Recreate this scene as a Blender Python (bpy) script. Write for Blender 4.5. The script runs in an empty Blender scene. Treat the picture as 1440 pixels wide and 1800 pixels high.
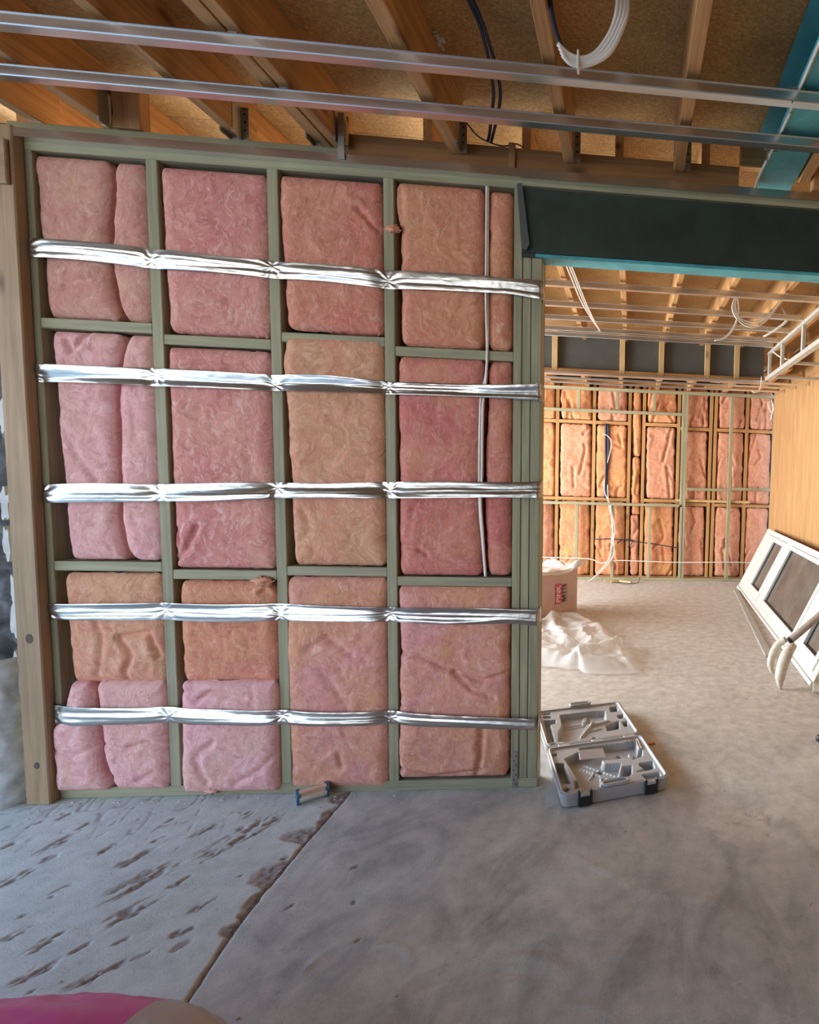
import bpy, math, random
import numpy as np
from mathutils import Matrix, Vector

sc = bpy.context.scene
random.seed(7)
col = sc.collection

# ------------------------------------------------------------------ camera
F_PX, PPX, PPY = 1000.0, 1207.57, 914.87
R_ = np.array([[0.99481451, -0.09718451, 0.02998761],
               [0.02233802, -0.07886562, -0.99663495],
               [0.09922247, 0.99213678, -0.07628576]])
cam_d = bpy.data.cameras.new('camera'); cam = bpy.data.objects.new('camera', cam_d); col.objects.link(cam)
cam_d.sensor_fit = 'HORIZONTAL'; cam_d.sensor_width = 36.0
cam_d.lens = 36.0 * F_PX / 1440
cam_d.shift_x = (720 - PPX) / 1440
cam_d.shift_y = (PPY - 900) / 1440
cam_d.clip_start = .02; cam_d.clip_end = 200
M = Matrix(((R_[0][0], -R_[1][0], -R_[2][0], 2.37387), (R_[0][1], -R_[1][1], -R_[2][1], -2.55853),
            (R_[0][2], -R_[1][2], -R_[2][2], 1.44003), (0, 0, 0, 1)))
cam.matrix_world = M
sc.camera = cam

# ------------------------------------------------------------------ world, lamps, exposure
SKY_STRENGTH = 3.3
w = bpy.data.worlds.new('sky'); sc.world = w; w.use_nodes = True
nt = w.node_tree; nt.nodes.clear()
wo = nt.nodes.new('ShaderNodeOutputWorld'); bg = nt.nodes.new('ShaderNodeBackground')
tc = nt.nodes.new('ShaderNodeTexCoord'); sx = nt.nodes.new('ShaderNodeSeparateXYZ'); rp = nt.nodes.new('ShaderNodeValToRGB')
nt.links.new(tc.outputs['Generated'], sx.inputs[0]); nt.links.new(sx.outputs['Z'], rp.inputs[0])
rp.color_ramp.elements[0].position = 0.0; rp.color_ramp.elements[0].color = (.90, .91, .90, 1)
rp.color_ramp.elements[1].position = .40; rp.color_ramp.elements[1].color = (.34, .58, .96, 1)
e_ = rp.color_ramp.elements.new(.12); e_.color = (.76, .86, .95, 1)
nt.links.new(rp.outputs[0], bg.inputs[0]); bg.inputs[1].default_value = SKY_STRENGTH
nt.links.new(bg.outputs[0], wo.inputs[0])

def area(name, loc, target, sx_, sy_, watts, color):
    d = bpy.data.lights.new(name, 'AREA'); d.shape = 'RECTANGLE'; d.size = sx_; d.size_y = sy_; d.energy = watts; d.color = color
    o = bpy.data.objects.new(name, d); col.objects.link(o); o.location = loc
    o.rotation_euler = (Vector(target) - Vector(loc)).to_track_quat('-Z', 'Y').to_euler()
    return o
# daylight through the window opening of the far room (behind the insulated wall); the near room is lit by the sky through its open side
area('window_daylight', (-2.15, 2.6, 1.25), (3.5, 2.9, 1.35), 4.2, 2.3, 425, (1.0, .965, .91))

vs = sc.view_settings
vs.view_transform = 'Standard'; vs.look = 'None'; vs.exposure = 0.62; vs.gamma = 1.0; vs.use_curve_mapping = False
sc.cycles.use_denoising = True
sc.cycles.max_bounces = 8; sc.cycles.diffuse_bounces = 5; sc.cycles.glossy_bounces = 4; sc.cycles.transparent_max_bounces = 8

# ------------------------------------------------------------------ numpy noise
def _h(ix, iy, seed):
    n = (ix.astype(np.int64) * 374761393 + iy.astype(np.int64) * 668265263 + seed * 1442695041) & 0x7fffffff
    n = ((n ^ (n >> 13)) * 1274126177) & 0x7fffffff
    n = n ^ (n >> 16)
    return (n & 0xffff) / 65535.0
def vnoise(x, y, seed=0):
    x = np.asarray(x, float); y = np.asarray(y, float)
    ix = np.floor(x); iy = np.floor(y); fx = x - ix; fy = y - iy
    fx = fx * fx * fx * (fx * (fx * 6 - 15) + 10); fy = fy * fy * fy * (fy * (fy * 6 - 15) + 10)
    a = _h(ix, iy, seed); b = _h(ix + 1, iy, seed); c = _h(ix, iy + 1, seed); d = _h(ix + 1, iy + 1, seed)
    return (a * (1 - fx) + b * fx) * (1 - fy) + (c * (1 - fx) + d * fx) * fy
def fbm(x, y, seed=0, oct=4, gain=.5):
    s = 0; a = 1; t = 0
    for k in range(oct):
        s = s + a * (vnoise(x * 2 ** k, y * 2 ** k, seed + k * 17) - .5); t += a; a *= gain
    return s / t * 2
def ridge(x, y, seed=0, oct=3):
    s = 0; a = 1; t = 0
    for k in range(oct):
        s = s + a * (1 - np.abs(vnoise(x * 2 ** k, y * 2 ** k, seed + k * 31) * 2 - 1)); t += a; a *= .5
    return s / t
def dist_poly(X, Y, pts):
    d = np.full(np.shape(X), 1e9)
    for (ax, ay), (bx, by) in zip(pts[:-1], pts[1:]):
        vx, vy = bx - ax, by - ay; L = vx * vx + vy * vy + 1e-12
        t = np.clip(((X - ax) * vx + (Y - ay) * vy) / L, 0, 1)
        d = np.minimum(d, np.hypot(X - ax - t * vx, Y - ay - t * vy))
    return d
def in_poly(X, Y, poly):
    ins = np.zeros(np.shape(X), bool); n = len(poly); j = n - 1
    for i in range(n):
        xi, yi = poly[i]; xj, yj = poly[j]
        c = ((yi > Y) != (yj > Y)) & (X < (xj - xi) * (Y - yi) / ((yj - yi) + 1e-12) + xi)
        ins ^= c; j = i
    return ins

# ------------------------------------------------------------------ materials
def newmat(name):
    m = bpy.data.materials.new(name); m.use_nodes = True
    n = m.node_tree; b = n.nodes['Principled BSDF']
    return m, n, b
def N(n, t, **kw):
    o = n.nodes.new(t)
    for k, v in kw.items(): setattr(o, k, v)
    return o
def ramp(n, fac, stops):
    r = N(n, 'ShaderNodeValToRGB'); n.links.new(fac, r.inputs[0])
    el = r.color_ramp.elements
    while len(el) < len(stops): el.new(.5)
    for e, (p, c) in zip(el, stops): e.position = p; e.color = (*c, 1)
    return r.outputs[0]
def coords(n, scale=(1, 1, 1), rand=True, attr='Object'):
    t = N(n, 'ShaderNodeTexCoord'); out = t.outputs[attr]
    if rand:
        oi = N(n, 'ShaderNodeObjectInfo'); mu = N(n, 'ShaderNodeMath', operation='MULTIPLY'); mu.inputs[1].default_value = 37.0
        n.links.new(oi.outputs['Random'], mu.inputs[0])
        ad = N(n, 'ShaderNodeVectorMath', operation='ADD'); n.links.new(out, ad.inputs[0]); n.links.new(mu.outputs[0], ad.inputs[1]); out = ad.outputs[0]
    mp = N(n, 'ShaderNodeMapping'); mp.inputs['Scale'].default_value = scale; n.links.new(out, mp.inputs['Vector'])
    return mp.outputs[0]
def noise(n, vec, scale, detail=4, rough=.55, dist=0):
    o = N(n, 'ShaderNodeTexNoise'); o.inputs['Scale'].default_value = scale; o.inputs['Detail'].default_value = detail
    o.inputs['Roughness'].default_value = rough; o.inputs['Distortion'].default_value = dist
    n.links.new(vec, o.inputs['Vector']); return o.outputs[0]
def mixc(n, fac, a, b, mode='MIX'):
    o = N(n, 'ShaderNodeMix', data_type='RGBA', blend_type=mode)
    for s, v in ((o.inputs[0], fac), (o.inputs[6], a), (o.inputs[7], b)):
        if hasattr(v, 'is_output'): n.links.new(v, s)
        elif isinstance(v, (int, float)): s.default_value = v
        else: s.default_value = (*v, 1)
    return o.outputs[2]
def bump(n, b, h, strength, dist=.01):
    o = N(n, 'ShaderNodeBump'); o.inputs['Strength'].default_value = strength; o.inputs['Distance'].default_value = dist
    n.links.new(h, o.inputs['Height']); n.links.new(o.outputs[0], b.inputs['Normal'])
def plain(name, c, rough=.6, metal=0, var=.12, vs_=18.0, bmp=0.0):
    m, n, b = newmat(name); v = coords(n)
    f = noise(n, v, vs_, 5)
    lo = tuple(max(0, x * (1 - var)) for x in c); hi = tuple(min(1, x * (1 + var)) for x in c)
    n.links.new(ramp(n, f, [(.3, lo), (.7, hi)]), b.inputs['Base Color'])
    b.inputs['Roughness'].default_value = rough; b.inputs['Metallic'].default_value = metal
    if bmp: bump(n, b, f, bmp, .004)
    return m
def wood(name, axis, lo, mid, hi, rough=.62, knot=True):
    m, n, b = newmat(name)
    s = [26, 26, 26]; s[axis] = 1.3
    v = coords(n, tuple(s)); f = noise(n, v, 1.0, 6, .6, .8)
    s2 = [90, 90, 90]; s2[axis] = 3
    f2 = noise(n, coords(n, tuple(s2)), 1.0, 3)
    c = ramp(n, f, [(.25, lo), (.5, mid), (.75, hi)])
    c2 = ramp(n, f2, [(.3, (.72, .72, .72)), (.7, (1.08, 1.08, 1.08))])
    c = mixc(n, .7, c, c2, 'MULTIPLY')
    big = ramp(n, noise(n, coords(n, (2.2, 2.2, 2.2)), 1.0, 3), [(.3, (.82, .82, .80)), (.7, (1.08, 1.06, 1.03))])
    c = mixc(n, .9, c, big, 'MULTIPLY')
    if knot:
        s3 = [7, 7, 7]; s3[axis] = 2.6
        vo = N(n, 'ShaderNodeTexVoronoi'); vo.inputs['Scale'].default_value = 1.0; n.links.new(coords(n, tuple(s3)), vo.inputs['Vector'])
        k = ramp(n, vo.outputs['Distance'], [(.05, (.28, .20, .14)), (.15, (1, 1, 1))])
        c = mixc(n, .85, c, k, 'MULTIPLY')
    n.links.new(c, b.inputs['Base Color']); b.inputs['Roughness'].default_value = rough
    bump(n, b, f2, .25, .003)
    return m
def woods(tag, lo, mid, hi, **k):
    return [wood(tag + '_' + 'xyz'[a], a, lo, mid, hi, **k) for a in range(3)]
PINE = woods('orange_pine', (.37, .17, .06), (.53, .285, .11), (.65, .39, .17))
GREEN = woods('treated_pine', (.25, .24, .15), (.335, .325, .21), (.41, .395, .265), knot=False)
POST = woods('weathered_pine', (.24, .155, .085), (.36, .24, .135), (.44, .31, .19))
LEDGER = woods('ledger_pine', (.22, .10, .035), (.33, .165, .06), (.40, .21, .085))
BLOND = woods('pale_pine', (.48, .33, .15), (.60, .43, .22), (.70, .53, .30))

def particle():
    m, n, b = newmat('particleboard'); v = coords(n, rand=False)
    f = noise(n, v, 85, 5, .7); g = noise(n, v, 3.2, 4)
    vo = N(n, 'ShaderNodeTexVoronoi'); vo.inputs['Scale'].default_value = 55; n.links.new(coords(n, (1, 2.2, 1), rand=False), vo.inputs['Vector'])
    c = ramp(n, f, [(.3, (.34, .20, .075)), (.5, (.50, .325, .13)), (.72, (.66, .47, .22))])
    c = mixc(n, .35, c, ramp(n, vo.outputs['Color'], [(.2, (.55, .5, .45)), (.8, (1.15, 1.1, 1.0))]), 'MULTIPLY')
    c = mixc(n, .8, c, ramp(n, g, [(.3, (.72, .68, .62)), (.65, (1.08, 1.05, 1.0))]), 'MULTIPLY')
    n.links.new(c, b.inputs['Base Color']); b.inputs['Roughness'].default_value = .75; bump(n, b, f, .2, .003)
    return m
PART = particle()

def plywood():
    m, n, b = newmat('plywood'); v = coords(n, (1, 9, .8)); f = noise(n, v, 1.6, 5, .6, 1.2)
    c = ramp(n, f, [(.25, (.32, .165, .06)), (.5, (.43, .24, .10)), (.75, (.53, .325, .15))])
    n.links.new(c, b.inputs['Base Color']); b.inputs['Roughness'].default_value = .6
    return m
PLY = plywood()

def metalmat(name, c, rough, var=.1, aniso=False):
    m, n, b = newmat(name); v = coords(n, (2, 30, 30)); f = noise(n, v, 2.0, 4)
    n.links.new(ramp(n, f, [(.3, tuple(x * (1 - var) for x in c)), (.7, tuple(min(1, x * (1 + var)) for x in c))]), b.inputs['Base Color'])
    b.inputs['Metallic'].default_value = 1; b.inputs['Roughness'].default_value = rough
    return m
GALV = metalmat('galvanised_steel', (.76, .76, .75), .25)
ZINC = plain('zinc_coated_steel', (.52, .53, .49), .45, .35, .1)
GALVD = metalmat('dull_bracket_steel', (.40, .39, .36), .5)
FOIL = metalmat('aluminium_foil', (.56, .545, .51), .28, .04)

def paint(name, c, rough=.5, var=.25):
    m, n, b = newmat(name); v = coords(n)
    f = noise(n, v, 6, 6, .65, .6)
    n.links.new(ramp(n, f, [(.3, tuple(x * (1 - var) for x in c)), (.7, tuple(x * (1 + var) for x in c))]), b.inputs['Base Color'])
    b.inputs['Roughness'].default_value = rough; bump(n, b, f, .08, .004)
    return m
DKGREEN = paint('dark_green_steel_paint', (.020, .034, .026), .55, .35)
TEAL = paint('teal_steel_primer', (.075, .34, .38), .5, .3)
DKGREY = paint('dark_grey_board', (.075, .08, .075), .7, .12)
WHITE = plain('white_window_frame', (.66, .655, .62), .35, 0, .03)
WCABLE = plain('white_cable_sheath', (.78, .75, .70), .45, 0, .03)
BCABLE = plain('blue_black_cable_sheath', (.02, .03, .06), .4, 0, .1)
GREYP = plain('pale_grey_moulded_plastic', (.36, .375, .385), .40, 0, .05, 30)
BLACK = plain('black_plastic', (.015, .015, .016), .4, 0, .1)
BLUE = plain('blue_plastic', (.045, .13, .24), .35, 0, .1)
RUBBER = plain('pale_worn_rubber', (.52, .48, .40), .6, 0, .18, 30)
TUBE = plain('grey_brown_tube', (.30, .25, .20), .5, 0, .15, 25)
PINKINK = plain('magenta_print', (.62, .06, .16), .5, 0, .05)
BLACKINK = plain('black_print', (.03, .025, .025), .5, 0, .05)
PALEINK = plain('pale_print', (.80, .62, .60), .5, 0, .05)
GRIT = plain('pale_grit', (.45, .42, .38), .8, 0, .3)
SPACK = plain('off_white_plaster', (.55, .55, .53), .8, 0, .2, 12, .3)

def bag_plastic(name, c, alpha, rough=.25):
    m, n, b = newmat(name); v = coords(n)
    f = noise(n, v, 9, 4, .5, .8)
    n.links.new(ramp(n, f, [(.3, tuple(x * .9 for x in c)), (.7, c)]), b.inputs['Base Color'])
    b.inputs['Roughness'].default_value = rough; b.inputs['Alpha'].default_value = alpha
    bump(n, b, f, .25, .006)
    return m
CLEAR = bag_plastic('clear_polythene', (.90, .89, .88), .42, .12)
MILKY = bag_plastic('milky_polythene', (.86, .85, .83), .9, .3)
BALEM = bag_plastic('pinkish_bale_wrap', (.60, .40, .33), 1.0, .4)
MAGENTA = bag_plastic('magenta_polythene', (.55, .035, .24), 1.0, .28)
TANCLEAR = bag_plastic('tan_polythene', (.47, .42, .40), .9, .25)

def glassmat():
    m, n, b = newmat('dusty_window_glass')
    b.inputs['Base Color'].default_value = (.10, .095, .085, 1); b.inputs['Roughness'].default_value = .12
    v = coords(n); f = noise(n, v, 3, 4)
    n.links.new(ramp(n, f, [(.3, (.085, .078, .066)), (.7, (.16, .145, .125))]), b.inputs['Base Color'])
    b.inputs['Alpha'].default_value = .93
    return m
GLASS = glassmat()

def batt_mat(name, a, b2, light, mixp=.5):
    """glass wool: two tones in patches, pale strands, soft fibre relief"""
    m, n, b = newmat(name)
    v = coords(n, (1, 1, 1))
    warp = N(n, 'ShaderNodeTexNoise'); warp.inputs['Scale'].default_value = 7; warp.inputs['Detail'].default_value = 3; n.links.new(v, warp.inputs['Vector'])
    wv = N(n, 'ShaderNodeVectorMath', operation='MULTIPLY_ADD'); n.links.new(warp.outputs['Color'], wv.inputs[0]); wv.inputs[1].default_value = (.22, .22, .22); n.links.new(v, wv.inputs[2])
    patch = noise(n, v, 4.2, 3, .55, .5)
    mid = noise(n, wv.outputs[0], 30, 5, .64, .6)
    mp = N(n, 'ShaderNodeMapping'); mp.inputs['Scale'].default_value = (1, 1, .20); mp.inputs['Rotation'].default_value = (0, .6, 0); n.links.new(wv.outputs[0], mp.inputs['Vector'])
    strand = noise(n, mp.outputs[0], 62, 5, .68, .8)
    c = ramp(n, patch, [(mixp - .14, a), (mixp + .14, b2)])
    dark = ramp(n, mid, [(.30, (.76, .68, .67)), (.50, (1.0, 1.0, 1.0)), (.72, (1.12, 1.18, 1.18))])
    c = mixc(n, .85, c, dark, 'MULTIPLY')
    sf = ramp(n, strand, [(.50, (0, 0, 0)), (.70, (.62, .62, .62))])
    c = mixc(n, sf, c, light)
    n.links.new(c, b.inputs['Base Color']); b.inputs['Roughness'].default_value = .95
    b.inputs['Specular IOR Level'].default_value = .08
    ad = N(n, 'ShaderNodeMath', operation='ADD'); n.links.new(mid, ad.inputs[0]); n.links.new(strand, ad.inputs[1])
    bump(n, b, ad.outputs[0], .24, .012)
    return m
LT = (.86, .60, .55)
B_DUSTY = batt_mat('glasswool_dusty', (.56, .265, .225), (.58, .315, .24), (.72, .50, .43))
B_ROSE = batt_mat('glasswool_rose', (.60, .235, .22), (.63, .31, .25), LT)
B_SALMON = batt_mat('glasswool_salmon', (.58, .205, .155), (.62, .275, .195), (.80, .52, .42))
B_APRI = batt_mat('glasswool_apricot', (.62, .29, .165), (.62, .24, .17), (.78, .52, .36))
B_PINK = batt_mat('glasswool_pink', (.72, .37, .375), (.68, .375, .335), (.90, .66, .64))
B_TAN = batt_mat('glasswool_tan', (.62, .335, .205), (.64, .29, .20), (.80, .56, .40))
B_RED = batt_mat('glasswool_red', (.57, .185, .165), (.64, .28, .19), (.76, .45, .40))
B_ROSEAP = batt_mat('glasswool_rose_apricot', (.66, .30, .275), (.65, .315, .19), (.84, .56, .48))
B_FAR = batt_mat('glasswool_amber', (.66, .315, .135), (.66, .27, .145), (.90, .63, .42))
B_FARP = batt_mat('glasswool_coral', (.60, .265, .165), (.62, .31, .20), (.82, .56, .42))

def concrete():
    m, n, b = newmat('site_concrete')
    v = coords(n, rand=False)
    g = noise(n, v, 1.3, 5, .6, .6); f = noise(n, v, 14, 6, .65); fine = noise(n, v, 170, 3)
    sw = noise(n, coords(n, (1, .55, 1), rand=False), 3.4, 5, .62, 2.2)
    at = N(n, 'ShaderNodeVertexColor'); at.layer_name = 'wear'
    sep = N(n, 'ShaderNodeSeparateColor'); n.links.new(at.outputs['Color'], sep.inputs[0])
    base = ramp(n, g, [(.3, (.375, .38, .36)), (.5, (.445, .45, .425)), (.7, (.52, .525, .495))])
    base = mixc(n, .8, base, ramp(n, sw, [(.36, (.72, .73, .74)), (.5, (1, 1, 1)), (.62, (1.16, 1.15, 1.13))]), 'MULTIPLY')
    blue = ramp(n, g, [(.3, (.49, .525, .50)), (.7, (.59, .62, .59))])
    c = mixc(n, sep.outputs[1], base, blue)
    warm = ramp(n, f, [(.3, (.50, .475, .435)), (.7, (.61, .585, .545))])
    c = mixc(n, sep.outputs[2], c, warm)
    c = mixc(n, .7, c, ramp(n, f, [(.3, (.76, .76, .75)), (.6, (1.08, 1.08, 1.08))]), 'MULTIPLY')
    c = mixc(n, .8, c, ramp(n, noise(n, v, 33, 5, .7), [(.30, (.74, .73, .71)), (.42, (1, 1, 1)), (.66, (1, 1, 1)), (.74, (1.14, 1.14, 1.13))]), 'MULTIPLY')
    c = mixc(n, .3, c, ramp(n, fine, [(.3, (.7, .7, .7)), (.6, (1.1, 1.1, 1.1))]), 'MULTIPLY')
    chip = ramp(n, noise(n, v, 60, 4), [(.35, (.22, .19, .17)), (.65, (.40, .37, .345))])
    c = mixc(n, sep.outputs[0], c, chip)
    n.links.new(c, b.inputs['Base Color']); b.inputs['Roughness'].default_value = .62
    b.inputs['Specular IOR Level'].default_value = .35
    ad = N(n, 'ShaderNodeMath', operation='ADD'); n.links.new(f, ad.inputs[0]); n.links.new(fine, ad.inputs[1])
    bump(n, b, ad.outputs[0], .22, .004)
    return m
CONC = concrete()
MASON = plain('rough_dark_masonry', (.10, .10, .105), .9, 0, .6, 14, .8)
COLC = plain('pale_rough_concrete', (.52, .56, .57), .85, 0, .35, 16, .6)

# ------------------------------------------------------------------ object helpers
PARENT_LOC = {}
def wloc(o):
    p = Vector((0, 0, 0))
    while o: p = p + o.location; o = o.parent
    return p
def mesh_obj(name, V, F, mat, parent=None, loc=None, smooth=False, world=True):
    """V in world coordinates (or local to the parent when world is False); the object's origin goes to the base of its own mesh"""
    V = np.asarray(V, float).reshape(-1, 3)
    if loc is None:
        loc = np.array([(V[:, 0].min() + V[:, 0].max()) / 2, (V[:, 1].min() + V[:, 1].max()) / 2, V[:, 2].min()])
    loc = np.asarray(loc, float)
    me = bpy.data.meshes.new(name)
    if isinstance(F, np.ndarray):
        nf, k = F.shape; Vl = V - loc
        me.vertices.add(len(V)); me.vertices.foreach_set('co', Vl.astype(np.float32).ravel())
        me.loops.add(nf * k); me.loops.foreach_set('vertex_index', F.astype(np.int32).ravel())
        me.polygons.add(nf); me.polygons.foreach_set('loop_start', np.arange(0, nf * k, k, dtype=np.int32))
        me.update(calc_edges=True)
    else:
        me.from_pydata((V - loc).tolist(), [], F); me.update()
    if smooth: me.polygons.foreach_set('use_smooth', np.ones(len(me.polygons), bool)); me.update()
    if mat: me.materials.append(mat)
    o = bpy.data.objects.new(name, me); col.objects.link(o)
    if parent is not None:
        o.parent = parent
        o.location = Vector(loc) - (wloc(parent) if world else Vector((0, 0, 0)))
    else: o.location = loc
    return o
def empty(name, loc, rot=(0, 0, 0), parent=None):
    o = bpy.data.objects.new(name, None); o.empty_display_size = .05; col.objects.link(o); o.location = loc; o.rotation_euler = rot
    if parent: o.parent = parent
    return o
def tag(o, label=None, cat=None, group=None, kind=None):
    if label: o['label'] = label
    if cat: o['category'] = cat
    if group: o['group'] = group
    if kind: o['kind'] = kind
    return o
def box_vf(x0, x1, y0, y1, z0, z1, c=None):
    dx, dy, dz = x1 - x0, y1 - y0, z1 - z0
    if c is None: c = min(.0025, .2 * min(dx, dy, dz))
    lo = (x0, y0, z0); hi = (x1, y1, z1); V = []; idx = {}
    for ax in range(3):
        for s in (0, 1):
            for a in (0, 1):
                for b in (0, 1):
                    p = [0, 0, 0]; o1, o2 = [(1, 2), (0, 2), (0, 1)][ax]
                    p[ax] = hi[ax] if s else lo[ax]
                    p[o1] = hi[o1] - c if a else lo[o1] + c
                    p[o2] = hi[o2] - c if b else lo[o2] + c
                    key = [0, 0, 0]; key[ax] = s; key[o1] = a; key[o2] = b
                    idx[(ax, *key)] = len(V); V.append(p)
    Fc = []
    for ax in range(3):
        o1, o2 = [(1, 2), (0, 2), (0, 1)][ax]
        for s in (0, 1):
            f = []
            for a, b in ((0, 0), (1, 0), (1, 1), (0, 1)):
                k = [0, 0, 0]; k[ax] = s; k[o1] = a; k[o2] = b; f.append(idx[(ax, *k)])
            Fc.append(f if (s == 1) != (ax == 1) else f[::-1])
    for ax in range(3):     # edges running along ax
        o1, o2 = [(1, 2), (0, 2), (0, 1)][ax]
        for a in (0, 1):
            for b in (0, 1):
                k0 = [0, 0, 0]; k1 = [0, 0, 0]; k0[o1] = k1[o1] = a; k0[o2] = k1[o2] = b; k1[ax] = 1
                f = [idx[(o1, *k0)], idx[(o1, *k1)], idx[(o2, *k1)], idx[(o2, *k0)]]
                flip = (a == b) != (ax == 1)
                Fc.append(f if flip else f[::-1])
    for sx_ in (0, 1):
        for sy_ in (0, 1):
            for sz_ in (0, 1):
                k = (sx_, sy_, sz_); f = [idx[(0, *k)], idx[(1, *k)], idx[(2, *k)]]
                Fc.append(f if (sx_ + sy_ + sz_) % 2 == 1 else f[::-1])
    return V, Fc
def box(name, x0, x1, y0, y1, z0, z1, mat, parent=None, c=None, world=True):
    V, Fc = box_vf(x0, x1, y0, y1, z0, z1, c)
    if isinstance(mat, list):
        d = (x1 - x0, y1 - y0, z1 - z0); mat = mat[d.index(max(d))]
    return mesh_obj(name, V, Fc, mat, parent, world=world)
def grid_faces(nx, ny):
    i = np.arange(nx - 1)[:, None] * ny + np.arange(ny - 1)[None, :]
    return np.stack([i, i + ny, i + ny + 1, i + 1], -1).reshape(-1, 4)
def smooth_pts(pts, n):
    P = np.asarray(pts, float); t = np.concatenate([[0], np.cumsum(np.linalg.norm(np.diff(P, axis=0), axis=1))])
    s = np.linspace(0, t[-1], n); Q = np.zeros((n, P.shape[1]))
    # Catmull-Rom
    for k, u in enumerate(s):
        i = min(max(np.searchsorted(t, u) - 1, 0), len(P) - 2); f = (u - t[i]) / (t[i + 1] - t[i] + 1e-12)
        p0, p1, p2, p3 = P[max(i - 1, 0)], P[i], P[i + 1], P[min(i + 2, len(P) - 1)]
        Q[k] = .5 * ((2 * p1) + (-p0 + p2) * f + (2 * p0 - 5 * p1 + 4 * p2 - p3) * f ** 2 + (-p0 + 3 * p1 - 3 * p2 + p3) * f ** 3)
    return Q
def tube_vf(path, rad, sides=8):
    P = np.asarray(path, float); n = len(P); r = np.full(n, rad) if np.isscalar(rad) else np.asarray(rad)
    T = np.gradient(P, axis=0); T /= np.linalg.norm(T, axis=1)[:, None] + 1e-12
    up = np.array([0, 0, 1.]) if abs(T[0][2]) < .9 else np.array([1., 0, 0]); V = []
    for k in range(n):
        u = np.cross(T[k], up); u /= np.linalg.norm(u) + 1e-12; v = np.cross(u, T[k]); up = v
        for a in range(sides):
            th = 2 * math.pi * a / sides; V.append(P[k] + r[k] * (math.cos(th) * u + math.sin(th) * v))
    Fc = []
    for k in range(n - 1):
        for a in range(sides):
            b = (a + 1) % sides; Fc.append([k * sides + a, k * sides + b, (k + 1) * sides + b, (k + 1) * sides + a])
    Fc.append(list(range(sides))[::-1]); Fc.append([(n - 1) * sides + a for a in range(sides)])
    return V, Fc
def tube(name, pts, rad, mat, parent=None, n=40, sides=8, world=True, smoothp=True):
    path = smooth_pts(pts, n) if smoothp else np.asarray(pts, float)
    V, Fc = tube_vf(path, rad, sides); return mesh_obj(name, V, Fc, mat, parent, smooth=True, world=world)
def join_vf(parts):
    V = []; Fc = []
    for v, f in parts:
        o = len(V); V += [list(p) for p in v]; Fc += [[i + o for i in q] for q in f]
    return V, Fc
def prism_vf(poly, ax, a, b):
    """extrude a polygon (2-D) along axis ax from a to b"""
    n = len(poly); V = []
    for t in (a, b):
        for p, q in poly:
            V.append({0: (t, p, q), 1: (p, t, q), 2: (p, q, t)}[ax])
    Fc = [list(range(n))[::-1], [n + i for i in range(n)]] + [[i, (i + 1) % n, n + (i + 1) % n, n + i] for i in range(n)]
    return V, Fc

# ================================================================== SETTING
# ------------------------------------------------------------------ floor: one slab with joint, chips and trowel relief
def axis_pts(*segs):
    out = []
    for a, b, st in segs: out.append(np.arange(a, b - 1e-9, st))
    out.append(np.array([segs[-1][1]])); return np.concatenate(out)
CHIPS = [(0.265, -0.306, 0.102, 1.37), (0.472, -0.36, 0.07, 1.28), (0.612, -0.414, 0.091, 1.21), (0.317, -0.405, 0.051, 1.34), (0.729, -0.535, 0.181, 1.13), (0.51, -0.571, 0.051, 1.23), (0.809, -0.682, 0.136, 1.06), (1.014, -0.664, 0.054, 0.98), (0.551, -0.747, 0.07, 1.17), (0.674, -0.786, 0.085, 1.1), (0.786, -0.818, 0.043, 1.04), (0.872, -0.82, 0.055, 1.0), (0.989, -0.851, 0.055, 0.94), (1.057, -0.845, 0.069, 0.91), (1.035, -0.777, 0.055, 0.94), (0.737, -0.901, 0.077, 1.04), (0.914, -0.918, 0.101, 0.95), (0.804, -0.96, 0.028, 0.99), (0.561, -0.179, 0.065, 1.26), (0.127, -0.131, 0.045, 1.45), (0.611, -0.301, 0.034, 1.22), (0.854, -0.55, 0.071, 1.08), (0.869, -0.413, 0.073, 1.1), (0.899, -0.283, 0.235, 1.11), (0.74, -0.255, 0.072, 1.18), (0.499, -0.681, 0.034, 1.21), (0.305, -0.499, 0.079, 1.34), (0.099, -0.308, 0.046, 1.45), (1.131, -0.444, 0.03, 0.99), (1.039, -0.528, 0.027, 1.01), (0.714, -0.373, 0.029, 1.17), (1.416, -0.505, 0.021, 0.88), (1.301, -0.689, 0.02, 0.87), (1.488, -0.675, 0.016, 0.81), (1.571, -0.843, 0.017, 0.74), (0.261, -0.195, 0.052, 1.39), (0.07, -0.185, 0.052, 1.47), (0.319, -0.101, 0.038, 1.37), (0.84, -0.147, 0.05, 1.16), (0.966, -0.211, 0.059, 1.1)]
CRACK = [(1.30, -1.6), (1.225, -1.03), (1.185, -0.81), (1.167, -0.62), (1.17, -0.52), (1.163, -0.38), (1.165, -0.20), (1.166, -0.02)]
fx = axis_pts((-9, -.6, .35), (-.6, -.1, .05), (-.1, 1.75, .005), (1.75, 3.3, .0125), (3.3, 4.6, .05), (4.6, 10, .4))
fy = axis_pts((-10, -1.7, .35), (-1.7, -1.25, .05), (-1.25, .06, .0055), (.06, 3.55, .03), (3.55, 3.8, .008), (3.8, 5.5, .06), (5.5, 9, .4))
FX, FY = np.meshgrid(fx, fy, indexing='ij')
FZ = fbm(FX * 2.1, FY * 2.1, 5, 4) * .002 + fbm(FX * 9, FY * 9, 9, 3) * .0006
wear = np.zeros(FX.shape)
wx = FX + fbm(FX * 26, FY * 26, 3, 3) * .016; wy = FY + fbm(FX * 26, FY * 26, 4, 3) * .016
near = (FX > -.15) & (FX < 1.8) & (FY > -1.3) & (FY < .06)
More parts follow.
